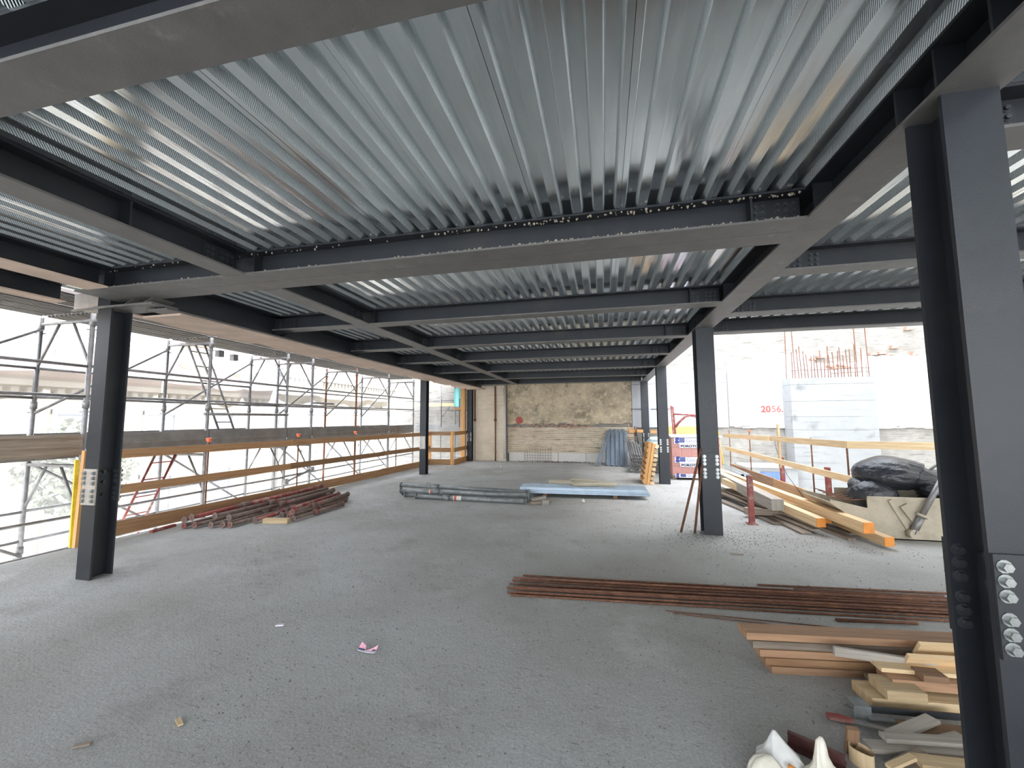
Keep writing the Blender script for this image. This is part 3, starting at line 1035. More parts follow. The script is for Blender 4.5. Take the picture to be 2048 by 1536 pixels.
trk = thing('street_tree', 'pale green tree crown behind the debris net, left of near column', 'tree', (-16, 9.5, -9))
tree.build('trunk', 'wood_old', trk)
lf = MB((-16, 9.5, -9))
for k in range(2600):
    d = Vector((random.gauss(0, 1), random.gauss(0, 1), random.gauss(0, 1))).normalized() * (RU(.3, 1) ** .5)
    p = Vector((-16, 9.5, .2)) + Vector((d.x * 1.2, d.y * 1.4, d.z * 1.5))
    a, b = Vector((RU(-1, 1), RU(-1, 1), RU(-1, 1))) * .14, Vector((RU(-1, 1), RU(-1, 1), RU(-1, 1))) * .14
    lf.add([p, p + a, p + a + b, p + b], [(0, 1, 2, 3)])
lv = lf.build('foliage', 'green_leaf', trk)
lv['kind'] = 'stuff'


# ------------------------------------------------------------------ guard on the right
gr = thing('shaft_guard', 'pale timber guard rail around the open shaft on the right', 'guard rail', (3.75, 9, 0))
go = (3.75, 9, 0)
MB(go).bar((3.70, 14.0, 1.05), (3.70, 10.4, 1.12), .03, .11).build('plank', 'wood_pale', gr)
MB(go).bar((3.73, 10.7, 1.12), (3.72, 7.42, 1.17), .03, .11).build('plank', 'wood_pale', gr)
MB(go).bar((3.75, 7.46, 1.165), (6.6, 7.5, 1.13), .03, .115).build('plank', 'wood_pale', gr)
MB(go).bar((3.70, 13.9, .66), (3.70, 7.22, .64), .03, .11).build('plank', 'wood_pale', gr)
MB(go).bar((3.72, 13.5, .12), (3.74, 10.3, .12), .035, .22).build('plank', 'wood_red', gr)
MB(go).bar((3.72, 10.3, .12), (3.74, 7.5, .12), .035, .22).build('plank', 'wood_guard', gr)
for y, cap in ((13.6, 0), (11.85, 1), (8.6, 0), (7.47, 0)):
    ps = MB(go).tube((3.76, y, 0), (3.76, y, 1.22), .014, 8).build('post', 'rust', gr)
    if cap:
        MB(go).tube((3.76, y, 1.22), (3.76, y, 1.27), .02, 10, .04).build('cap', 'cap_orange', ps)
MB(go).bar((3.77, 10.05, .5), (3.77, 10.05, 1.45), .07, .04, (1, 0, 0)).build('upright', 'wood_pale', gr)
MB(go).path([(3.74, 10.2, 1.1), (3.75, 10.15, .9), (3.76, 10.05, .7), (3.72, 9.6, .4), (3.7, 8.9, .08)], .006, 6).build('wire', 'steel_plate', gr)
for x_, y_, lab in ((2.156, 6.897, 'red steel socket post standing among the near ends of the timbers'), (3.86, 10.2, 'red steel socket post with the wooden upright in the shaft guard'), (3.84, 8.27, 'red steel socket post beside the tan skip')):
    t = thing('socket_post', lab, 'post', (x_, y_, 0), 'red socket posts')
    MB((x_, y_, 0)).box((x_ - .035, y_ - .035, .012), (x_ + .035, y_ + .035, .72)).build('tube', 'red_oxide', t)
    MB((x_, y_, 0)).box((x_ - .07, y_ - .07, 0), (x_ + .07, y_ + .07, .012)).build('base_plate', 'red_oxide', t)

# ------------------------------------------------------------------ skip with rubbish sacks
sk = thing('tipping_skip', 'tan steel tipping skip filled with black rubbish sacks', 'skip', (4.2, 6.9, 0))
so = (4.2, 6.9, 0)
prof = [(2.98, .44), (2.98, .49), (3.41, .39), (3.41, .535), (5.4, .535), (5.4, .002), (3.58, .002)]
for ya in (6.40, 7.19):
    MB(so).prism(prof, ymap, ya, ya + .012).build('side_plate', 'skip_tan', sk)
MB(so).bar((2.98, 6.80, .45), (3.59, 6.80, .012), .79, .014).build('front_plate', 'skip_tan', sk)
MB(so).box((3.58, 6.40, .002), (5.4, 7.2, .014)).build('bottom_plate', 'skip_tan', sk)
MB(so).box((5.39, 6.40, .002), (5.40, 7.2, .60)).build('back_plate', 'skip_tan', sk)
MB(so).box((3.41, 6.385, .52), (5.4, 6.40, .55)).build('rim', 'skip_tan', sk)
MB(so).bar((3.66, 6.39, .51), (3.86, 6.39, .10), .05, .02, (0, 1, 0)).build('rib', 'skip_tan', sk)
MB(so).bar((3.80, 6.385, .45), (3.98, 6.385, .16), .09, .03, (0, 1, 0)).build('rib', 'skip_tan', sk)
MB(so).tube((3.95, 6.34, .30), (4.26, 6.34, .88), .032, 12).tube((3.85, 6.34, .10), (3.97, 6.34, .34), .042, 12).build('tipping_arm', 'galv_tube', sk)
MB(so).tube((3.96, 6.34, .315), (3.975, 6.34, .345), .06, 12).build('collar', 'skip_tan', sk)
MB(so).tube((3.86, 6.30, .10), (3.86, 6.41, .10), .06, 14).build('pivot', 'skip_tan', sk)
MB(so).box((3.60, 6.42, .05), (5.38, 7.18, .30)).build('rubbish_bed', 'skip_dark', sk)
MB(so).path([(4.55, 7.1, .80), (4.75, 7.1, .97), (4.80, 7.1, .99), (4.88, 7.1, .94), (4.9, 7.1, .80)], .018, 8).build('lifting_hoop', 'galv_tube', sk)
MB(so).bar((4.5, 7.13, .80), (5.4, 7.13, .78), .05, .09).build('cross_bar', 'galv_board', sk)
for k in range(5):
    t = one('scrap_rod', ('nearest', 'second nearest', 'middle', 'second farthest', 'farthest')[k] + ' bent rusty wire end over the front lip of the skip', 'rod', MB((3.2, 6.6, .47)).path([(3.05, 6.5 + k * .12, .50 + .012 * k), (3.3, 6.52 + k * .12, .47), (3.55, 6.5 + k * .12, .50 + .01 * k)], .007, 6), 'rust', 'wire ends in the skip')


def sack(label, c, r, seed, knot, spike=1.0):
    bm = bmesh.new()
    bmesh.ops.create_icosphere(bm, subdivisions=5, radius=1)
    kn = Vector(knot).normalized()
    a = kn.orthogonal().normalized()
    b = kn.cross(a)
    for v in bm.verts:
        d = v.co.normalized()
        th = math.atan2(d.dot(b), d.dot(a))
        ct = d.dot(kn)
        rr = 1 + .06 * noise.noise(d * 1.6 + Vector((seed, 0, 0)))
        w = 1 - abs(noise.noise(Vector((math.cos(th) * 5.5, math.sin(th) * 5.5, seed + ct * .7)))) * 2
        rr += .07 * w * (.25 + max(0, ct) * 1.1) + .022 * noise.noise(d * 7 + Vector((0, seed, 0)))
        if ct > .86:
            rr += spike * ((ct - .86) / .14) ** 1.5 * .28
        elif ct > .6:
            rr -= .10 * math.sin((ct - .6) / .26 * math.pi)
        p = d * rr
        p = Vector((p.x * r[0], p.y * r[1], p.z * r[2]))
        if p.z < -r[2] * .72:
            p.z = -r[2] * .72 + (p.z + r[2] * .72) * .2
        v.co = p
    me = bpy.data.meshes.new('rubbish_sack')
    bm.to_mesh(me)
    bm.free()
    for p in me.polygons:
        p.use_smooth = True
    me.materials.append(MATS['sack_black'])
    o = bpy.data.objects.new('rubbish_sack', me)
    COL.objects.link(o)
    o.location = c
    return tag(o, label, 'rubbish bag', 'black rubbish sacks in the skip')


sack('big black rubbish sack lying on top of the others in the skip', (3.95, 6.84, .79), (.44, .36, .25), 1.3, (.75, -.35, -.25))
sack('small round black sack at the front left of the skip', (3.64, 6.70, .52), (.28, .25, .21), 5.1, (-.3, .6, .6))
sack('shiny black sack behind the tipping arm of the skip', (4.50, 6.68, .57), (.33, .28, .23), 9.4, (-.8, -.3, .3))
sack('black sack at the back of the skip under the hoop', (4.68, 6.98, .50), (.30, .2, .18), 14.2, (.2, -.4, .7))

# ------------------------------------------------------------------ long timbers by the shaft guard
TG = 'timbers beside the shaft guard'


def timber(label, p0, p1, w, h, m_, end=None, name='timber_beam', group=TG, cat='timber', upv=(0, 0, 1)):
    p0, p1 = Vector(p0), Vector(p1)
    mid = (p0 + p1) / 2
    if not end:
        return one(name, label, cat, MB(mid).bar(p0, p1, w, h, upv), m_, group)
    t = thing(name, label, cat, mid, group)
    d = (p1 - p0).normalized()
    MB(mid).bar(p0, p1, w, h, upv).build('body', m_, t)
    MB(mid).bar(p1, p1 + d * .006, w, h, upv).build('painted_end', end, t)
    return t


timber('longest square timber with orange end, uppermost of the pile by the guard', (2.60, 10.6, .35), (3.13, 5.89, .25), .12, .13, 'wood_new', 'end_orange')
timber('square timber whose orange end lies farthest right, against the skip', (2.76, 9.6, .28), (3.35, 5.92, .09), .11, .11, 'wood_new', 'end_orange')
timber('pale square timber with orange end sticking out nearest the red post', (2.36, 9.0, .33), (2.86, 6.42, .17), .12, .12, 'wood_pale', 'end_orange')
timber('square timber with orange end tucked behind the pale one', (2.52, 9.4, .26), (3.06, 6.68, .165), .10, .11, 'wood_new', 'end_orange')
timber('thick grey weathered beam along the left of the pile', (2.44, 10.2, .35), (2.54, 6.95, .285), .17, .17, 'wood_grey')
for p0, p1, w, lab in (((2.38, 9.5, .05), (2.68, 6.42, .015), .14, 'thin weathered board on the floor under the pile, ending left of the others'), ((2.22, 9.3, .115), (2.82, 6.5, .05), .12, 'weathered board resting just above the floor boards of the pile'),
                     ((2.75, 8.9, .013), (3.30, 6.54, .013), .12, 'old board on the floor between the orange timber ends'), ((2.6, 8.9, .013), (3.12, 6.24, .013), .1, 'thin old board poking out lowest beneath the pile'), ((2.05, 9.2, .02), (2.5, 6.9, .018), .12, 'old board on the floor at the left side of the pile'),
                     ((2.28, 9.6, .15), (2.80, 6.9, .115), .12, 'old board buried in the middle of the pile')):
    timber(lab, p0, p1, w, .024, 'wood_old', name='old_board', cat='board')
for y_, lab in ((7.35, 'short bearer block under the near end of the timber pile'), (9.0, 'short bearer block under the far end of the timber pile')):
    timber(lab, (2.2, y_, .1), (3.35, y_, .1), .1, .1 if y_ < 8 else .16, 'wood_old', name='bearer', cat='board')
dk = deck_mesh(2.4, 4)
for k in range(3):
    o = tag(inst('metal_deck_sheet', dk, None, (2.78 + .02 * k, 10.7, .14 + .035 * k), (0, 0, -.06)), ('lowest', 'middle', 'uppermost')[k] + ' galvanised deck sheet stacked behind the timber pile', 'metal sheet', 'deck sheets behind the timbers')
    o.rotation_euler = (0, 0, -.04)
timber('short block carrying the deck sheets behind the timber pile', (2.75, 11.9, .07), (3.45, 11.9, .07), .09, .14, 'wood_old', name='bearer', cat='board')
timber('yellow plank leaning by the far end of the shaft guard', (3.45, 13.15, .0), (3.25, 12.85, 1.2), .02, .14, 'paint_yellow', name='yellow_plank', cat='plank', group='leaning things', upv=(0, 1, 0))
for p0, p1, lab in (((1.021, 6.16, .012), (1.318, 6.105, 1.18), 'dark steel pole leaning on the chalk-marked column, the longer one'), ((1.196, 6.14, .012), (1.318, 6.095, .96), 'dark steel pole leaning on the chalk-marked column, the shorter one')):
    one('leaning_pole', lab, 'pole', MB(p0).tube(p0, p1, .016, 10), 'rust', 'poles on the column')

# ------------------------------------------------------------------ concrete pier with starter bars in the shaft
px0, px1, py0 = 5.97, 8.33, 14.75
cp = thing('concrete_core', 'grey board-marked concrete core wall with starter bars in the shaft', 'concrete wall', (7.1, 15, -3.2))
po = (7.1, 15, -3.2)
zz = -3.2
for z1 in (-1.6, -.35, .75, 1.2, 1.62, 2.12, 2.66, 2.87):
    MB(po).box((px0, py0 + RU(0, .006), zz + .006), (px1, 15.36, z1)).build('concrete_lift', 'pier_grey', cp)
    zz = z1
for k in range(24):
    x_ = px0 + .1 + (px1 - px0 - .2) * k / 23
    top = (4.9 if k in (0, 1, 22, 23) else RU(3.55, 3.95))
    y_ = py0 + (.08 if k % 2 else .5)
    MB(po).tube((x_, y_, 2.8), (x_ + RU(-.05, .05), y_ + RU(-.03, .03), top), .013, 6).build('starter_bar', 'rust', cp)
for z_, a, b in ((3.12, px0 + .05, px1 - .1), (3.0, px0 + 1.2, px1 - .1)):
    MB(po).tube((a, py0 + .06, z_), (b, py0 + .06, z_ + .04), .01, 6).build('tie_bar', 'rust', cp)

# ------------------------------------------------------------------ pallet of hollow bricks
pb = thing('brick_pallet', 'shrink-wrapped pallet of reddish hollow bricks with blue printed film', 'pallet of bricks', (2.3, 11.9, 0))
bo = (2.3, 11.9, 0)
X0, X1, Y0, Y1 = 1.74, 2.92, 11.36, 12.46
for x_ in (X0 + .05, (X0 + X1) / 2, X1 - .05):
    MB(bo).box((x_ - .05, Y0 + .03, 0), (x_ + .05, Y1 - .03, .09)).build('bearer', 'wood_old', pb)
MB(bo).box((X0, Y0, .09), (X1, Y1, .115)).build('pallet_deck', 'wood_old', pb)
nb = 5
bw = (X1 - X0) / nb


def hollow_brick():
    mb = MB()
    w, d, h = bw - .006, .21, .236
    mb.box((0, 0, 0), (w, d, h))
    n = 9
    for i in range(n):
        for s in (0, 1):
            x_ = .008 + (w - .016) * i / n
            mb.box((x_, -.006 if s == 0 else d, .004), (x_ + (w - .016) / n * .62, .0 if s == 0 else d + .006, h - .004))
    return mb.mesh('brick', 'poroton')


hb = hollow_brick()
for r in range(4):
    for i in range(nb):
        for j in range(5):
            if i in (0, nb - 1) or j in (0,) or r == 3:
                inst('brick', hb, pb, (X0 + i * bw + .003 - bo[0], Y0 + .01 + j * .216 - bo[1], .117 + r * .242))
fm = MB(bo)
fm.box((X0 - .012, Y0 - .012, .10), (X1 + .012, Y1 + .012, 1.10))
fm.build('wrap_film', 'film', pb)
MB(bo).box((X0 - .03, Y0 - .03, 1.10), (X1 + .03, Y1 + .03, 1.135)).build('top_sheet', 'label_white', pb)
for zt, zb in ((1.085, .93), (.59, .44), (.16, .06)):
    MB(bo).box((1.80, Y0 - .018, zb), (2.75, Y0 - .014, zt)).build('print_panel', 'label_white', pb)
    yy = Y0 - .022 - bo[1]
    hgt = min(1, (zt - zb) / .155)
    text('g', .20 * hgt, (1.83 - bo[0], yy, zb + .065 * hgt), UP, 'ink_blue', pb, 'printed_logo', 0, .002, .012)
    for q in range(3):
        MB(bo).box((1.925, Y0 - .023, zb + (.035 + .04 * q) * hgt), (2.06, Y0 - .019, zb + (.068 + .04 * q) * hgt)).build('printed_logo', 'ink_blue', pb)
    text('Giuss', .155 * hgt, (2.085 - bo[0], yy, zb + .04 * hgt), UP, 'ink_grey', pb, 'printed_name', 0, .002, 0)
    if zb > .3:
        MB(bo).box((1.93, Y0 - .018, zb - .105), (2.75, Y0 - .014, zb - .008)).build('print_panel', 'label_white', pb)
        text('POROTON', .082, (1.955 - bo[0], yy, zb - .085), UP, 'ink_black', pb, 'printed_name', 0, .002, .004, 1.25)
t = thing('osb_board', 'yellowish chipboard sheet standing behind the brick pallet', 'board', (2.55, 14.5, 0))
MB((2.55, 14.5, 0)).box((2.02, 14.49, 0), (3.02, 14.51, 1.33)).build('sheet', 'osb', t)
MB((2.55, 14.5, 0)).bar((1.93, 14.5, 0), (1.93, 14.5, 1.36), .09, .03, (0, 1, 0)).build('batten', 'wood_orange', t)
for k, lab in ((0, 'red portal scaffold frame behind the brick pallet, the front one'), (1, 'red portal scaffold frame behind the brick pallet, the rear one')):
    dx, dy = .07 * k, 12.62 + .14 * k
    t = thing('portal_frame', lab, 'metal frame', (2.4, dy, 0), 'red portal frames')
    fo = (2.4, dy, 0)
    for xx, ln in ((2.06, -.10), (3.0, .0)):
        MB(fo).tube((xx + dx, dy, 0), (xx + dx + ln, dy, 1.96 - .02 * k), .026, 8).build('standard', 'red_oxide', t)
    MB(fo).tube((1.98 + dx, dy, 1.72), (3.0 + dx, dy, 1.66), .022, 8).build('top_rail', 'red_oxide', t)
    MB(fo).path([(2.02 + dx, dy, 1.32), (2.12 + dx, dy, 1.46), (2.30 + dx, dy, 1.63), (2.45 + dx, dy, 1.665), (2.62 + dx, dy, 1.63), (2.88 + dx, dy, 1.45), (2.98 + dx, dy, 1.3)], .018, 8).build('arch_brace', 'red_oxide', t)
t = thing('pale_drum', 'pale blue rounded cover showing beside the third column', 'cover', (1.62, 13.2, 0))
MB((1.62, 13.2, 0)).tube((1.62, 13.2, 0), (1.62, 13.2, .9), .33, 20).tube((1.62, 13.2, .9), (1.62, 13.2, 1.02), .33, 20, .22).build('shell', 'pale_blue', t)

# wooden pallet standing on edge by the third column
pw = thing('upright_pallet', 'orange wooden pallets standing on edge left of the third column', 'pallet', (1.0, 10.4, 0), None, (0, .165, 0))
po = (0, 0, 0)
for q in range(2):
    MB(po).box((-.085 + .075 * q, 0, .003), (-.02 + .075 * q, .06, 1.02 - .02 * q)).build('stringer', 'wood_orange', pw)
    MB(po).box((-.085 + .075 * q, .7, .003), (-.02 + .075 * q, .76, 1.0)).build('stringer', 'wood_orange', pw)
slat = MB().box((0, 0, 0), (.085, .80, .072)).mesh('slat', 'wood_pale')
for k in range(9):
    inst('slat', slat, pw, (.06, -.012, .02 + k * .112))
sl2 = MB().box((0, 0, 0), (.022, .80, .09)).mesh('slat', 'wood_orange')
for k in range(8):
    inst('slat', sl2, pw, (-.11, -.005, .03 + k * .124))

# galvanised sheets and trestles by the back wall
lean = math.atan2(1.12, 1.12)
for x_, y_, n_, L_, lab in ((.03, 14.15, 5, 1.52, 'corrugated galvanised sheet leaning on the back wall, the front shorter one'), (.12, 14.28, 4, 1.62, 'corrugated galvanised sheet leaning on the back wall, the longer one behind')):
    me = deck_mesh(L_, n_)
    o = bpy.data.objects.new('leaning_deck_sheet', me.copy())
    o.data.materials.clear()
    o.data.materials.append(MATS['galv_bright'])
    o.data.materials.append(MATS['galv_tube'])
    COL.objects.link(o)
    o.location = (x_, y_, .002)
    o.rotation_euler = (math.radians(47), 0, -.05)
    tag(o, lab, 'metal sheet', 'sheets leaning on the back wall')
for k in range(2):
    p0 = Vector((-.27 + .11 * k, 14.0, .02))
    p1 = Vector((.14 + .08 * k, 15.0, 1.12))
    one('steel_channel', ('narrow' if k == 0 else 'second narrow') + ' bright steel channel leaning left of the corrugated sheets', 'metal channel', MB(p0).bar(p0, p1, .06, .03, (0, -1, 1)), 'galv_bright', 'channels leaning on the back wall')
for k in range(5):
    z = .04 + .095 * k
    t = thing('steel_trestle', ('lowest', 'second lowest', 'middle', 'second highest', 'highest')[k] + ' flat galvanised trestle frame in the pile beside the third column', 'trestle', (1.15, 12.9, z), 'galvanised trestles in a pile')
    to = (1.15, 12.9, z)
    a, b, c, d = (.72 + .03 * k, 12.55 + .05 * (k % 2)), (1.75, 12.5 + .04 * k), (1.72, 13.35), (.8 + .02 * k, 13.4)
    for p, q in ((a, b), (b, c), (c, d), (d, a)):
        MB(to).tube((p[0], p[1], z), (q[0], q[1], z + .01), .022, 8).build('rail', 'galv_tube', t)
    for q in range(3):
        f = (q + 1) / 4
        MB(to).bar((a[0] + (b[0] - a[0]) * f, a[1], z + .02), (d[0] + (c[0] - d[0]) * f, d[1], z + .02), .04, .02).build('slat', 'galv_board', t)
for k in range(4):
    p = (.80 + .09 * k, 13.55 + .06 * k)
    t = thing('steel_grille', ('leftmost', 'second from left', 'third from left', 'rightmost')[k] + ' galvanised slatted panel leaning beside the corrugated sheets', 'panel', (p[0], p[1], 0), 'leaning galvanised panels')
    to = (p[0], p[1], 0)
    tp = (p[0] - .12, p[1] + .72 - .04 * k)
    hz = .92 - .06 * k
    for s in range(5):
        MB(to).bar((p[0] + s * .06, p[1], .01), (tp[0] + s * .05, tp[1], hz), .03, .02, (0, -1, 0)).build('slat', 'galv_tube', t)
    for f in (.1, .5, .9):
        c0 = Vector((p[0], p[1], .01)).lerp(Vector((tp[0], tp[1], hz)), f)
        MB(to).tube(c0, c0 + Vector((.25, 0, 0)), .014, 6).build('rail', 'galv_tube', t)
bgd = thing('wall_guard', 'short orange plank guard in front of the back wall near the far column', 'guard rail', (1.2, 14.45, 0))
MB((1.2, 14.45, 0)).bar((.86, 14.45, 1.17), (1.32, 14.45, 1.17), .025, .1).build('plank', 'wood_orange', bgd)
MB((1.2, 14.45, 0)).bar((1.56, 14.45, 1.15), (1.75, 14.45, 1.14), .025, .1).build('plank', 'wood_orange', bgd)
MB((1.2, 14.45, 0)).tube((.845, 14.48, 0), (.845, 14.48, 1.43), .014, 8).build('post', 'wood_orange', bgd)
MB((1.2, 14.45, 0)).tube((1.06, 14.48, 1.0), (1.06, 14.48, 1.33), .03, 8).build('clamp', 'red_oxide', bgd)
MB((1.2, 14.45, 0)).tube((1.08, 14.40, 1.22), (1.2, 14.38, .40), .02, 8).build('strut', 'steel_plate', bgd)
# mesh offcut on the blocks
wm = thing('mesh_offcut', 'offcut of welded wire mesh standing against the white blocks', 'wire mesh', (-2.4, 15.25, 0))
for k in range(11):
    MB((-2.4, 15.25, 0)).tube((-2.95 + .1 * k, 15.27, .01), (-2.95 + .1 * k, 15.27, .55 if k > 3 else .33), .004, 5).build('wire', 'rust', wm)
for k in range(5):
    MB((-2.4, 15.25, 0)).tube((-2.98, 15.265, .03 + .1 * k), (-1.9, 15.265, .03 + .1 * k), .004, 5).build('wire', 'rust', wm)
rb = MB((-1.6, 15.1, 0))
for k in range(160):
    r = RU(.006, .03)
    p = Vector((random.gauss(-1.7, .6), RU(14.9, 15.25), 0))
    rb.tube(p, p + Vector((RU(-.01, .01), RU(-.01, .01), r)), r * 1.3, 5, r * .6)
rbo = rb.build('rubble', 'grit')
tag(rbo, 'dark rubble swept along the foot of the white blocks', 'rubble', None, 'stuff')


# ------------------------------------------------------------------ props lying on the floor
def ring_plate(mb, c, d, r0, r1, t, n=6, mi=0):
    """perforated end plate"""
    c, d = Vector(c), Vector(d).normalized()
    a = Vector((0, 0, 1)) if abs(d.z) < .9 else Vector((1, 0, 0))
    x = d.cross(a).normalized()
    y = d.cross(x)
    vs = []
    for tt in (0, t):
        for r in (r0, r1):
            for k in range(n):
                th = 2 * math.pi * k / n + .3
                vs.append(c + d * tt + x * r * math.cos(th) + y * r * math.sin(th))
    fs = []
    for k in range(n):
        j = (k + 1) % n
        fs += [(k, j, n + j, n + k), (2 * n + k, 3 * n + k, 3 * n + j, 2 * n + j), (n + k, n + j, 3 * n + j, 3 * n + k), (k, 2 * n + k, 2 * n + j, j)]
    mb.add(vs, fs, mi)
    return mb


def prop(label, p0, p1, ro, ri, m_out, m_in, group, split=.55, plate='mortared_tube', tag_at=None):
    p0, p1 = Vector(p0), Vector(p1)
    d = (p1 - p0).normalized()
    L = (p1 - p0).length
    t = thing('steel_prop', label, 'prop', (p0 + p1) / 2, group)
    o = (p0 + p1) / 2
    MB(o).tube(p0 + d * .01, p0 + d * L * split, ri, 12).build('inner_tube', m_in, t)
    MB(o).tube(p0 + d * L * (split - .12), p1 - d * .01, ro, 12).build('outer_tube', m_out, t)
    MB(o).tube(p0 + d * L * (split - .16), p0 + d * L * (split - .10), ro * 1.3, 10).build('collar_nut', plate, t)
    for p, s in ((p0, 1), (p1, -1)):
        ring_plate(MB(o), p, d * s, .014, ro * 1.5, .008, 6).build('end_plate', plate, t)
    c = p0 + d * L * (split - .2)
    MB(o).path([c + Vector((0, 0, ro)), c + Vector((.02, 0, ro * 1.7)), c + d * .08 + Vector((0, 0, ro * 1.6)), c + d * .1], .006, 5).build('pin', plate, t)
    if tag_at is not None:
        a = p0 + d * L * tag_at
        st = MB(o).tube(a, a + d * .17, ro * 1.04, 12, cap=False).build('sticker', 'sticker', t)
        MB(o).tube(a + d * .02, a + d * .07, ro * 1.05, 12, cap=False).build('red_print', 'paint_red_soft', st)
    return t


G1 = 'rusty props in the left pile'
RP = [((-6.12, 4.93, .05), (-6.05, 7.6, .05), 'mortared_tube', 'rusty steel prop at the left bottom of the pile beside the edge guard'),
      ((-5.98, 4.98, .05), (-5.93, 7.7, .05), 'mortared_tube', 'rusty steel prop second from the left at the bottom of the pile'),
      ((-6.08, 4.9, .14), (-6.14, 7.75, .13), 'red_oxide', 'dark red steel prop lying on top along the edge guard'),
      ((-5.92, 4.88, .19), (-6.0, 7.8, .17), 'red_oxide', 'dark red steel prop, highest of the pile next to the edge guard'),
      ((-5.70, 5.05, .18), (-5.74, 7.62, .15), 'mortared_tube', 'mortar-crusted steel prop on the upper layer, middle of the pile'),
      ((-5.74, 5.03, .05), (-5.70, 7.5, .05), 'mortared_tube', 'mortar-crusted prop at the bottom below the upper layer'),
      ((-5.60, 5.10, .05), (-5.56, 7.55, .05), 'mortared_tube', 'mortar-crusted prop with forked end at the bottom middle'),
      ((-5.55, 5.15, .14), (-5.58, 7.62, .13), 'mortared_tube', 'mortar-crusted prop on the second layer right of the middle'),
      ((-5.47, 5.10, .05), (-5.40, 7.40, .05), 'mortared_tube', 'prop with a round pale end plate facing forward, bottom layer'),
      ((-5.33, 5.40, .05), (-5.22, 7.30, .12), 'red_oxide', 'red prop whose end stops just left of the wooden block'),
      ((-5.20, 5.80, .05), (-5.08, 7.35, .05), 'mortared_tube', 'prop behind the wooden block in the bottom layer'),
      ((-5.02, 5.75, .05), (-4.92, 7.10, .05), 'mortared_tube', 'short prop in the right half of the pile, bottom layer'),
      ((-4.88, 5.66, .14), (-5.0, 7.28, .13), 'mortared_tube', 'short prop lying over the right end of the pile'),
      ((-4.82, 5.62, .05), (-4.74, 6.76, .05), 'mortared_tube', 'shortest prop at the right edge of the pile')]
for k, (a, b, m_, lab) in enumerate(RP):
    prop(lab, a, b, .036, .029, m_, 'mortared_tube' if m_ != 'red_oxide' else 'red_oxide', G1, .45 + .1 * (k % 3))
timber('short pale wooden block under the rusty props', (-5.22, 5.47, .035), (-4.84, 5.55, .035), .09, .07, 'wood_pale', name='wood_block', group=None, cat='wood block')
one('angle_bar', 'short red-brown steel bar on the floor by the edge guard', 'bar', MB((-6.4, 4.85, .02)).bar((-6.36, 4.66, .02), (-6.40, 5.02, .02), .05, .04), 'red_oxide')

G2 = 'grey props in the middle'
for a, b, tg, lab in (((-3.74, 7.72, .05), (-1.45, 7.62, .055), .36, 'grey steel prop at the front of the middle pile'), ((-4.05, 7.86, .05), (-1.43, 7.80, .05), .3, 'grey steel prop in the bottom layer behind the front one'),
                    ((-4.2, 8.03, .05), (-1.40, 8.0, .05), .3, 'grey steel prop at the back of the bottom layer'), ((-4.14, 7.83, .135), (-1.43, 7.80, .135), .24, 'grey steel prop on top of the middle pile with pale sticker'),
                    ((-4.45, 8.42, .14), (-1.48, 8.06, .14), .26, 'grey steel prop on top at the back of the middle pile')):
    prop(lab, a, b, .048, .041, 'prop_grey', 'prop_grey', G2, .42, 'prop_grey', tg)
for p0, p1, w, h, m_, lab in (((-1.40, 7.86, .03), (-1.16, 8.08, .06), .09, .05, 'wood_grey', 'pale offcut of wood at the ends of the grey props'), ((-1.40, 7.70, .02), (-1.0, 7.98, .025), .05, .04, 'wood_old', 'dark stick of wood beside the ends of the grey props'),
                            ((-1.36, 7.62, .025), (-1.06, 7.76, .03), .04, .04, 'wood_old', 'thin broken batten beside the ends of the grey props'), ((-1.16, 7.64, .045), (-1.04, 7.68, .045), .1, .09, 'wood_grey', 'chunky wooden offcut in front of the grey props')):
    timber(lab, p0, p1, w, h, m_, name='wood_offcut', group='offcuts by the grey props', cat='wood offcut')
one('chain', 'short dark chain on the floor behind the grey props', 'chain', MB((-2.1, 8.95, .02)).path([(-2.6 + .05 * k, 8.95 + .02 * math.sin(k * 2.1), .014 + .01 * (k % 2)) for k in range(20)], .014, 6), 'bolt_dark')

# stack of deck sheets with slings on top
for k in range(3):
    me = deck_mesh(2.55, 4)
    o = bpy.data.objects.new('stacked_deck_sheet', me.copy())
    o.data.materials.clear()
    o.data.materials.append(MATS['galv_bright'])
    o.data.materials.append(MATS['galv_tube'])
    COL.objects.link(o)
    o.location = (.86 - .02 * k, 8.42 + .01 * k, .075 + .03 * k)
    o.rotation_euler = (0, 0, math.pi / 2 + .03)
    tag(o, ('lowest', 'middle', 'uppermost')[k] + ' galvanised deck sheet of the low stack in mid floor', 'metal sheet', 'deck sheet stack in mid floor')
for x_, lab in ((.2, 'small block under the right end of the deck sheet stack'), (-1.2, 'small block under the left end of the deck sheet stack')):
    timber(lab, (x_, 8.45, .037), (x_, 9.05, .037), .08, .074, 'wood_red', name='support_block', group='blocks under deck sheets', cat='wood block')


def ribbon(pts, w, n=6, closed=True):
    mb = MB(pts[0])
    P = []
    m = len(pts)
    for i in range(m):
        for s in range(n):
            t = s / n
            p = [Vector(pts[(i + q) % m]) for q in (-1, 0, 1, 2)]
            P.append(.5 * ((2 * p[1]) + (-p[0] + p[2]) * t + (2 * p[0] - 5 * p[1] + 4 * p[2] - p[3]) * t * t + (-p[0] + 3 * p[1] - 3 * p[2] + p[3]) * t ** 3))
    vs, fs = [], []
    N_ = len(P)
    for p in P:
        vs += [p, p + Vector((0, 0, w))]
    for i in range(N_):
        j = (i + 1) % N_
        fs.append((2 * i, 2 * j, 2 * j + 1, 2 * i + 1))
    mb.add(vs, fs, 0, None, True)
    return mb


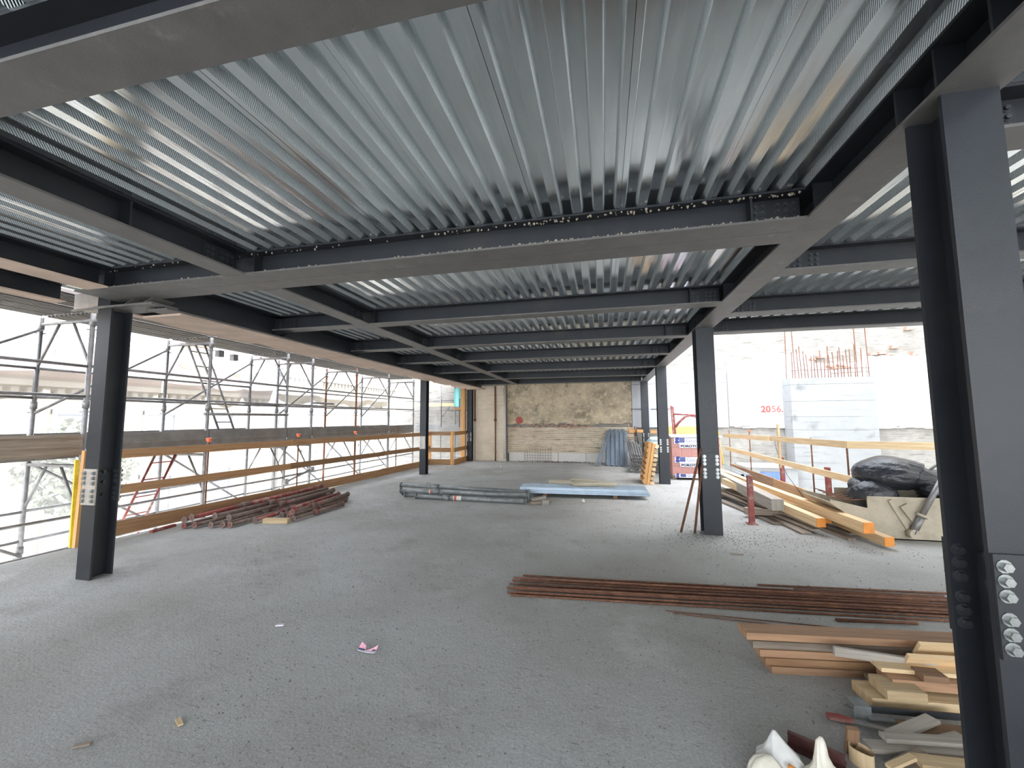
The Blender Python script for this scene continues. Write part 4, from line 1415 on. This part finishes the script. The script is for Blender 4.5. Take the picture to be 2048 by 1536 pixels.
for pts, lab in (([(-1.2, 8.95, 0.193), (-.9, 8.86, 0.193), (-.55, 8.75, 0.203), (-.2, 8.70, 0.193), (.18, 8.74, 0.193), (.2, 8.83, 0.193), (-.2, 8.84, 0.213), (-.6, 8.92, 0.203), (-1.0, 9.02, 0.193)], 'beige webbing sling looped along the top of the deck sheets'),
               ([(-.65, 8.66, 0.198), (-.5, 8.62, 0.198), (-.2, 8.68, 0.203), (.12, 8.72, 0.193), (-.1, 8.78, 0.223), (-.45, 8.98, 0.233), (-.7, 9.02, 0.223), (-.72, 8.9, 0.223)], 'second beige webbing sling bunched at the middle of the deck sheets')):
    o = one('webbing_sling', lab, 'sling', ribbon(pts, .075), 'strap', 'slings on the deck sheets')
    md = o.modifiers.new('thick', 'SOLIDIFY')
    md.thickness = .008

# ------------------------------------------------------------------ reinforcing bars across the floor
RB = 'reinforcing bars across the floor'
for k in range(20):
    f = k / 19
    y0 = 3.72 + .42 * f + RU(-.015, .015)
    y1 = 4.0 + .42 * f + RU(-.03, .03)
    x0 = -.95 + RU(0, .16) + (.3 if k % 7 == 3 else 0)
    z = .009 + (.016 if k % 3 == 1 else 0) + (.03 if k % 8 == 5 else 0)
    pts = [(x0 + (2.95 - x0) * s / 5, y0 + (y1 - y0) * s / 5 + RU(-.006, .006), z) for s in range(6)]
    one('reinforcing_bar', 'long rusty reinforcing bar in the bundle lying across the right floor', 'rebar', MB(pts[0]).path(pts, RU(.007, .010), 7), 'rust', RB)
for p0, p1, r, lab in (((1.4, 4.42, .01), (3.0, 4.56, .01), .009, 'single rusty bar lying farthest back beyond the rebar bundle'), ((1.69, 4.37, .01), (2.9, 4.46, .012), .013, 'short thick rusty bar at the back edge of the rebar bundle'),
                     ((1.23, 4.18, .04), (1.85, 4.2, .04), .014, 'dark stub of bar on top of the rebar bundle'), ((1.6, 4.3, .01), (2.7, 4.33, .012), .016, 'thickest orange-brown bar at the back right of the bundle'),
                     ((.47, 3.70, .006), (2.6, 3.66, .006), .004, 'thin wire-like bar in front of the rebar bundle'), ((.52, 3.66, .006), (2.5, 3.58, .006), .004, 'thinnest wire lying nearest in front of the rebar bundle'),
                     ((1.75, 3.80, .012), (2.33, 3.87, .012), .013, 'short ribbed bar just in front of the rebar bundle')):
    one('reinforcing_bar', lab, 'rebar', MB(p0).tube(p0, p1, r, 8), 'rust', 'loose bars around the bundle')

# ------------------------------------------------------------------ boards stacked behind the near column
BG = 'boards stacked behind the near column'
LB = [('wood_red', 'bottom board'), ('wood_guard', 'second board from the floor'), ('wood_red', 'third board from the floor'), ('wood_old', 'fourth board from the floor'), ('wood_red', 'top board')]
for k, (m_, lab) in enumerate(LB):
    z = .022 + .0445 * k
    dx = -.03 * k + RU(-.01, .01)
    timber(lab + ' of the neat long stack behind the near column', (.985 + dx, 3.03 + .006 * k, z), (2.5, 3.22 + .006 * k, z), .13, .042, m_, name='long_board', group=BG, cat='board')
timber('narrow pale-edged board leaning on the front of the long stack', (1.33, 2.94, .19), (1.86, 2.97, .15), .02, .05, 'wood_grey', name='long_board', group=BG, cat='board')
SG = 'short boards heaped by the near column'
for p0, p1, w, h, m_, lab in (((1.51, 2.93, .045), (2.3, 3.0, .045), .12, .025, 'wood_old', 'short dull board lowest at the back of the heap by the near column'),
                            ((1.40, 2.82, .03), (2.3, 2.9, .03), .16, .055, 'wood_pale', 'thick pale board forming the base of the heap by the near column'),
                            ((1.47, 2.80, .09), (1.66, 2.81, .09), .15, .05, 'wood_pale', 'stubby pale end of board on the base of the heap'),
                            ((1.55, 2.88, .105), (2.3, 2.93, .105), .13, .05, 'wood_red', 'reddish board crossing the heap by the near column'),
                            ((1.53, 2.93, .145), (2.3, 2.97, .145), .12, .022, 'wood_pale', 'pale thin board in the middle of the heap by the near column'),
                            ((1.70, 2.86, .15), (1.82, 2.865, .15), .09, .035, 'wood_red', 'small dark-ended offcut on top of the heap')):
    timber(lab, p0, p1, w, h, m_, name='short_board', group=SG, cat='board')
timber('yellowish board tilted on edge on the heap by the near column', (1.70, 2.955, .17), (2.3, 3.01, .17), .02, .11, 'wood_pale', name='short_board', group=SG, cat='board', upv=(0, -.6, 1))
timber('yellowish board tilted on edge behind the heap by the near column', (1.79, 3.0, .225), (2.3, 3.05, .225), .02, .10, 'wood_pale', name='short_board', group=SG, cat='board', upv=(0, -.6, 1))

# scrap in the lower right corner
XG = 'scrap in the lower right corner'
for p0, p1, w, h, m_, lab in (((1.33, 2.46, .05), (1.62, 2.64, .05), .06, .016, 'wood_grey', 'wide grey batten lying diagonally over the scrap heap'),
                            ((1.40, 2.43, .03), (1.68, 2.56, .035), .045, .016, 'wood_grey', 'grey batten under the diagonal one in the scrap heap'),
                            ((1.19, 2.39, .035), (1.75, 2.45, .035), .06, .022, 'wood_grey', 'long pale batten along the front of the scrap heap'),
                            ((1.28, 2.43, .06), (1.78, 2.49, .06), .05, .02, 'wood_grey', 'brownish batten lying on the long pale one'),
                            ((1.34, 2.31, .035), (1.8, 2.33, .035), .07, .06, 'wood_pale', 'square pale timber at the bottom right corner'),
                            ((1.45, 2.58, .02), (1.8, 2.60, .02), .1, .02, 'wood_red', 'reddish board half buried in the scrap heap'),
                            ((1.25, 2.28, .02), (1.42, 2.36, .05), .09, .02, 'wood_old', 'dark bark-like piece of wood in front of the scrap heap'),
                            ((1.20, 2.25, .05), (1.33, 2.31, .07), .03, .015, 'wood_pale', 'split pale splinter in front of the scrap heap')):
    timber(lab, p0, p1, w, h, m_, name='scrap_wood', group=XG, cat='scrap wood')
one('scrap_wood', 'brown piece of batten standing upright at the front of the scrap heap', 'scrap wood', MB((1.12, 2.37, 0)).bar((1.12, 2.38, .002), (1.118, 2.35, .13), .05, .022, (0, 1, 0)), 'wood_red', XG)
one('scrap_wood', 'curled strip of veneer beside the upright batten', 'scrap wood', ribbon([(1.10, 2.30, .0), (1.09, 2.34, .0), (1.13, 2.36, .0), (1.17, 2.31, .0), (1.15, 2.27, .0)], .07), 'wood_pale', XG)
t = thing('steel_strap', 'flat steel strap with a spoon-shaped rusty end on the floor', 'steel strap', (1.13, 2.61, 0), XG)
so = (1.13, 2.61, 0)
MB(so).bar((1.24, 2.585, .02), (1.46, 2.53, .015), .03, .006).build('shank', 'galv_tube', t)
MB(so).prism([(1.12, 2.60), (1.13, 2.63), (1.19, 2.63), (1.26, 2.60), (1.26, 2.575), (1.18, 2.575), (1.13, 2.58)], zmap, .012, .02).build('blade', 'red_oxide', t)
t = thing('steel_bracket', 'dark steel bracket with a bent box end on the scrap heap', 'bracket', (1.3, 2.68, 0), XG)
so = (1.3, 2.68, 0)
MB(so).box((1.27, 2.64, .0), (1.35, 2.66, .06)).box((1.27, 2.64, .06), (1.35, 2.72, .065)).build('box_end', 'prop_grey', t)
MB(so).bar((1.33, 2.66, .045), (1.78, 2.70, .04), .012, .03).build('arm', 'steel_plate', t)
MB(so).bar((1.33, 2.63, .02), (1.62, 2.63, .02), .03, .008).build('lower_arm', 'prop_grey', t)
MB(so).prism([(1.235, 2.68), (1.27, 2.70), (1.28, 2.64)], zmap, .03, .036).build('tip', 'prop_grey', t)
t = thing('steel_channel', 'dark brown steel channel lying behind the plastic bags', 'metal channel', (.94, 2.33, 0), XG)
so = (.94, 2.33, 0)
a, b = Vector((.85, 2.375, .0)), Vector((1.04, 2.265, .0))
for dz_, w_, h_ in ((.008, .075, .012), (.055, .02, .012)):
    MB(so).bar(a + Vector((0, 0, dz_)), b + Vector((0, 0, dz_)), w_, h_).build('flange', 'channel_brown', t)
MB(so).bar(a + Vector((0, 0, .03)), b + Vector((0, 0, .03)), .008, .045).build('web', 'channel_brown', t)


def bag(label, c, rings, seed, m_):
    """crumpled upright bag: rings of (z, rx, ry, dx, dy)"""
    mb = MB(c)
    n = 40
    vs = []
    for z, rx, ry, dx, dy in rings:
        for k in range(n):
            th = 2 * math.pi * k / n
            w = 1 + .22 * noise.noise(Vector((math.cos(th) * 2.4, math.sin(th) * 2.4, z * 14 + seed))) + .1 * noise.noise(Vector((math.cos(th) * 6, math.sin(th) * 6, z * 30 + seed)))
            vs.append((c[0] + dx + rx * w * math.cos(th), c[1] + dy + ry * w * math.sin(th), c[2] + z))
    fs = []
    for r in range(len(rings) - 1):
        for k in range(n):
            j = (k + 1) % n
            fs.append((r * n + k, r * n + j, (r + 1) * n + j, (r + 1) * n + k))
    fs.append(tuple(range(n))[::-1])
    fs.append(tuple(range((len(rings) - 1) * n, len(rings) * n)))
    mb.add(vs, fs, 0, None, True)
    return one('plastic_bag', label, 'plastic bag', mb, m_, 'plastic bags in the lower right corner')


bag('milky crumpled plastic bag with orange scraps at the bottom edge', (.745, 2.20, 0), [(.003, .10, .07, 0, 0), (.03, .105, .075, 0, 0), (.06, .09, .06, .0, 0), (.085, .065, .045, .005, .0), (.11, .04, .025, .0, .01), (.135, .022, .012, -.005, .015), (.155, .006, .004, -.008, .02)], 3.0, 'bag_milky')
bag('cream cloth-like bag slumped in front of the milky bag', (.68, 2.13, 0), [(.003, .09, .05, 0, 0), (.03, .09, .05, 0, 0), (.06, .07, .04, -.01, 0), (.085, .045, .025, -.01, .01), (.10, .015, .01, .0, .01)], 8.0, 'bag_cream')
bag('cream bag with a tall twisted tip pointing up', (.90, 2.13, 0), [(.003, .11, .07, .02, 0), (.03, .105, .07, .02, 0), (.055, .085, .06, .01, .0), (.08, .055, .04, .0, .0), (.10, .038, .028, -.005, .005), (.13, .028, .02, -.008, .01), (.16, .022, .015, -.006, .015), (.185, .017, .011, -.004, .02), (.20, .006, .004, .0, .022)], 12.0, 'bag_cream')
one('orange_scrap', 'crumpled orange scrap inside the milky plastic bag', 'scrap', MB((.79, 2.14, .04)).path([(.755, 2.125, .075), (.775, 2.118, .07), (.79, 2.122, .05), (.80, 2.118, .04)], .012, 7), 'end_orange', XG)

# leaflet and small litter
t = thing('crumpled_leaflet', 'crumpled white leaflet with pink and navy print on the bare floor', 'paper', (-1.635, 2.65, 0))
so = (-1.635, 2.65, 0)
MB(so).prism([(-1.712, 2.655), (-1.70, 2.64), (-1.635, 2.628), (-1.57, 2.63), (-1.565, 2.652), (-1.64, 2.65)], zmap, .006, .009).build('lower_fold', 'paper_white', t)
A = [(-1.705, 2.655, .01), (-1.645, 2.645, .009), (-1.65, 2.665, .032), (-1.69, 2.675, .046), (-1.64, 2.648, .009), (-1.57, 2.652, .009), (-1.557, 2.668, .044), (-1.60, 2.66, .022)]
MB(so).add(A, [(0, 1, 2, 3), (4, 5, 6, 7)]).build('upper_fold', 'paper_pink', t)
MB(so).bar((-1.703, 2.652, .013), (-1.65, 2.644, .012), .004, .008).build('navy_band', 'paper_navy', t)
MB(so).bar((-1.595, 2.648, .014), (-1.57, 2.65, .016), .004, .007).build('navy_band', 'paper_navy', t)
for x_, y_, l_, a_, m_, lab in ((-2.235, 1.843, .07, -.5, 'wood_pale', 'small pale splinter of wood alone on the near left floor'), (-2.50, 2.82, .06, .3, 'paper_white', 'thin white shred on the left part of the near floor'),
                              (1.49, 5.34, .13, -.1, 'wood_old', 'small brown stick on the floor in front of the chalk-marked column'), (-2.55, 1.62, .07, .5, 'wood_old', 'small brown chip at the very bottom left of the floor')):
    one('litter', lab, 'litter', MB((x_, y_, .006)).bar((x_ - l_ / 2 * math.cos(a_), y_ - l_ / 2 * math.sin(a_), .007), (x_ + l_ / 2 * math.cos(a_), y_ + l_ / 2 * math.sin(a_), .009), .022, .009), m_, 'litter on the floor')
for x_, y_, lab in ((-.42, 8.08, 'pale chip of mortar in front of the deck sheet stack'), (-3.35, 13.2, 'white chip of plaster on the far floor before the brown wall')):
    one('mortar_chip', lab, 'rubble', MB((x_, y_, 0)).tube((x_, y_, 0), (x_ + .01, y_, .05), .05, 6, .02), 'plaster_edge', 'loose chips')

# grit and dust over the whole slab
gm = MB((0, 6, 0))
for k in range(5200):
    if k % 4 == 0:
        x_, y_ = random.gauss(1.5, .45), random.gauss(6.05, .35)
        if k % 16 == 0:
            x_, y_ = RU(2.0, 3.6), RU(5.6, 7.2)
    else:
        y_ = 1.4 + 12 * RU(0, 1) ** 1.8
        x_ = RU(-.9 * y_ - .5, .62 * y_ + .3)
        x_ = max(-6.2, min(3.6, x_))
    r = RU(.0015, .0052) * (1 + .08 * y_)
    p = Vector((x_, y_, -.001))
    gm.tube(p, p + Vector((RU(-1, 1) * r, RU(-1, 1) * r, r * RU(.5, 1.0))), r * RU(.8, 1.5), 5, r * .5, cap=True)
gg = gm.build('grit', 'grit')
tag(gg, 'fine dark grit scattered over the concrete floor', 'grit', None, 'stuff')
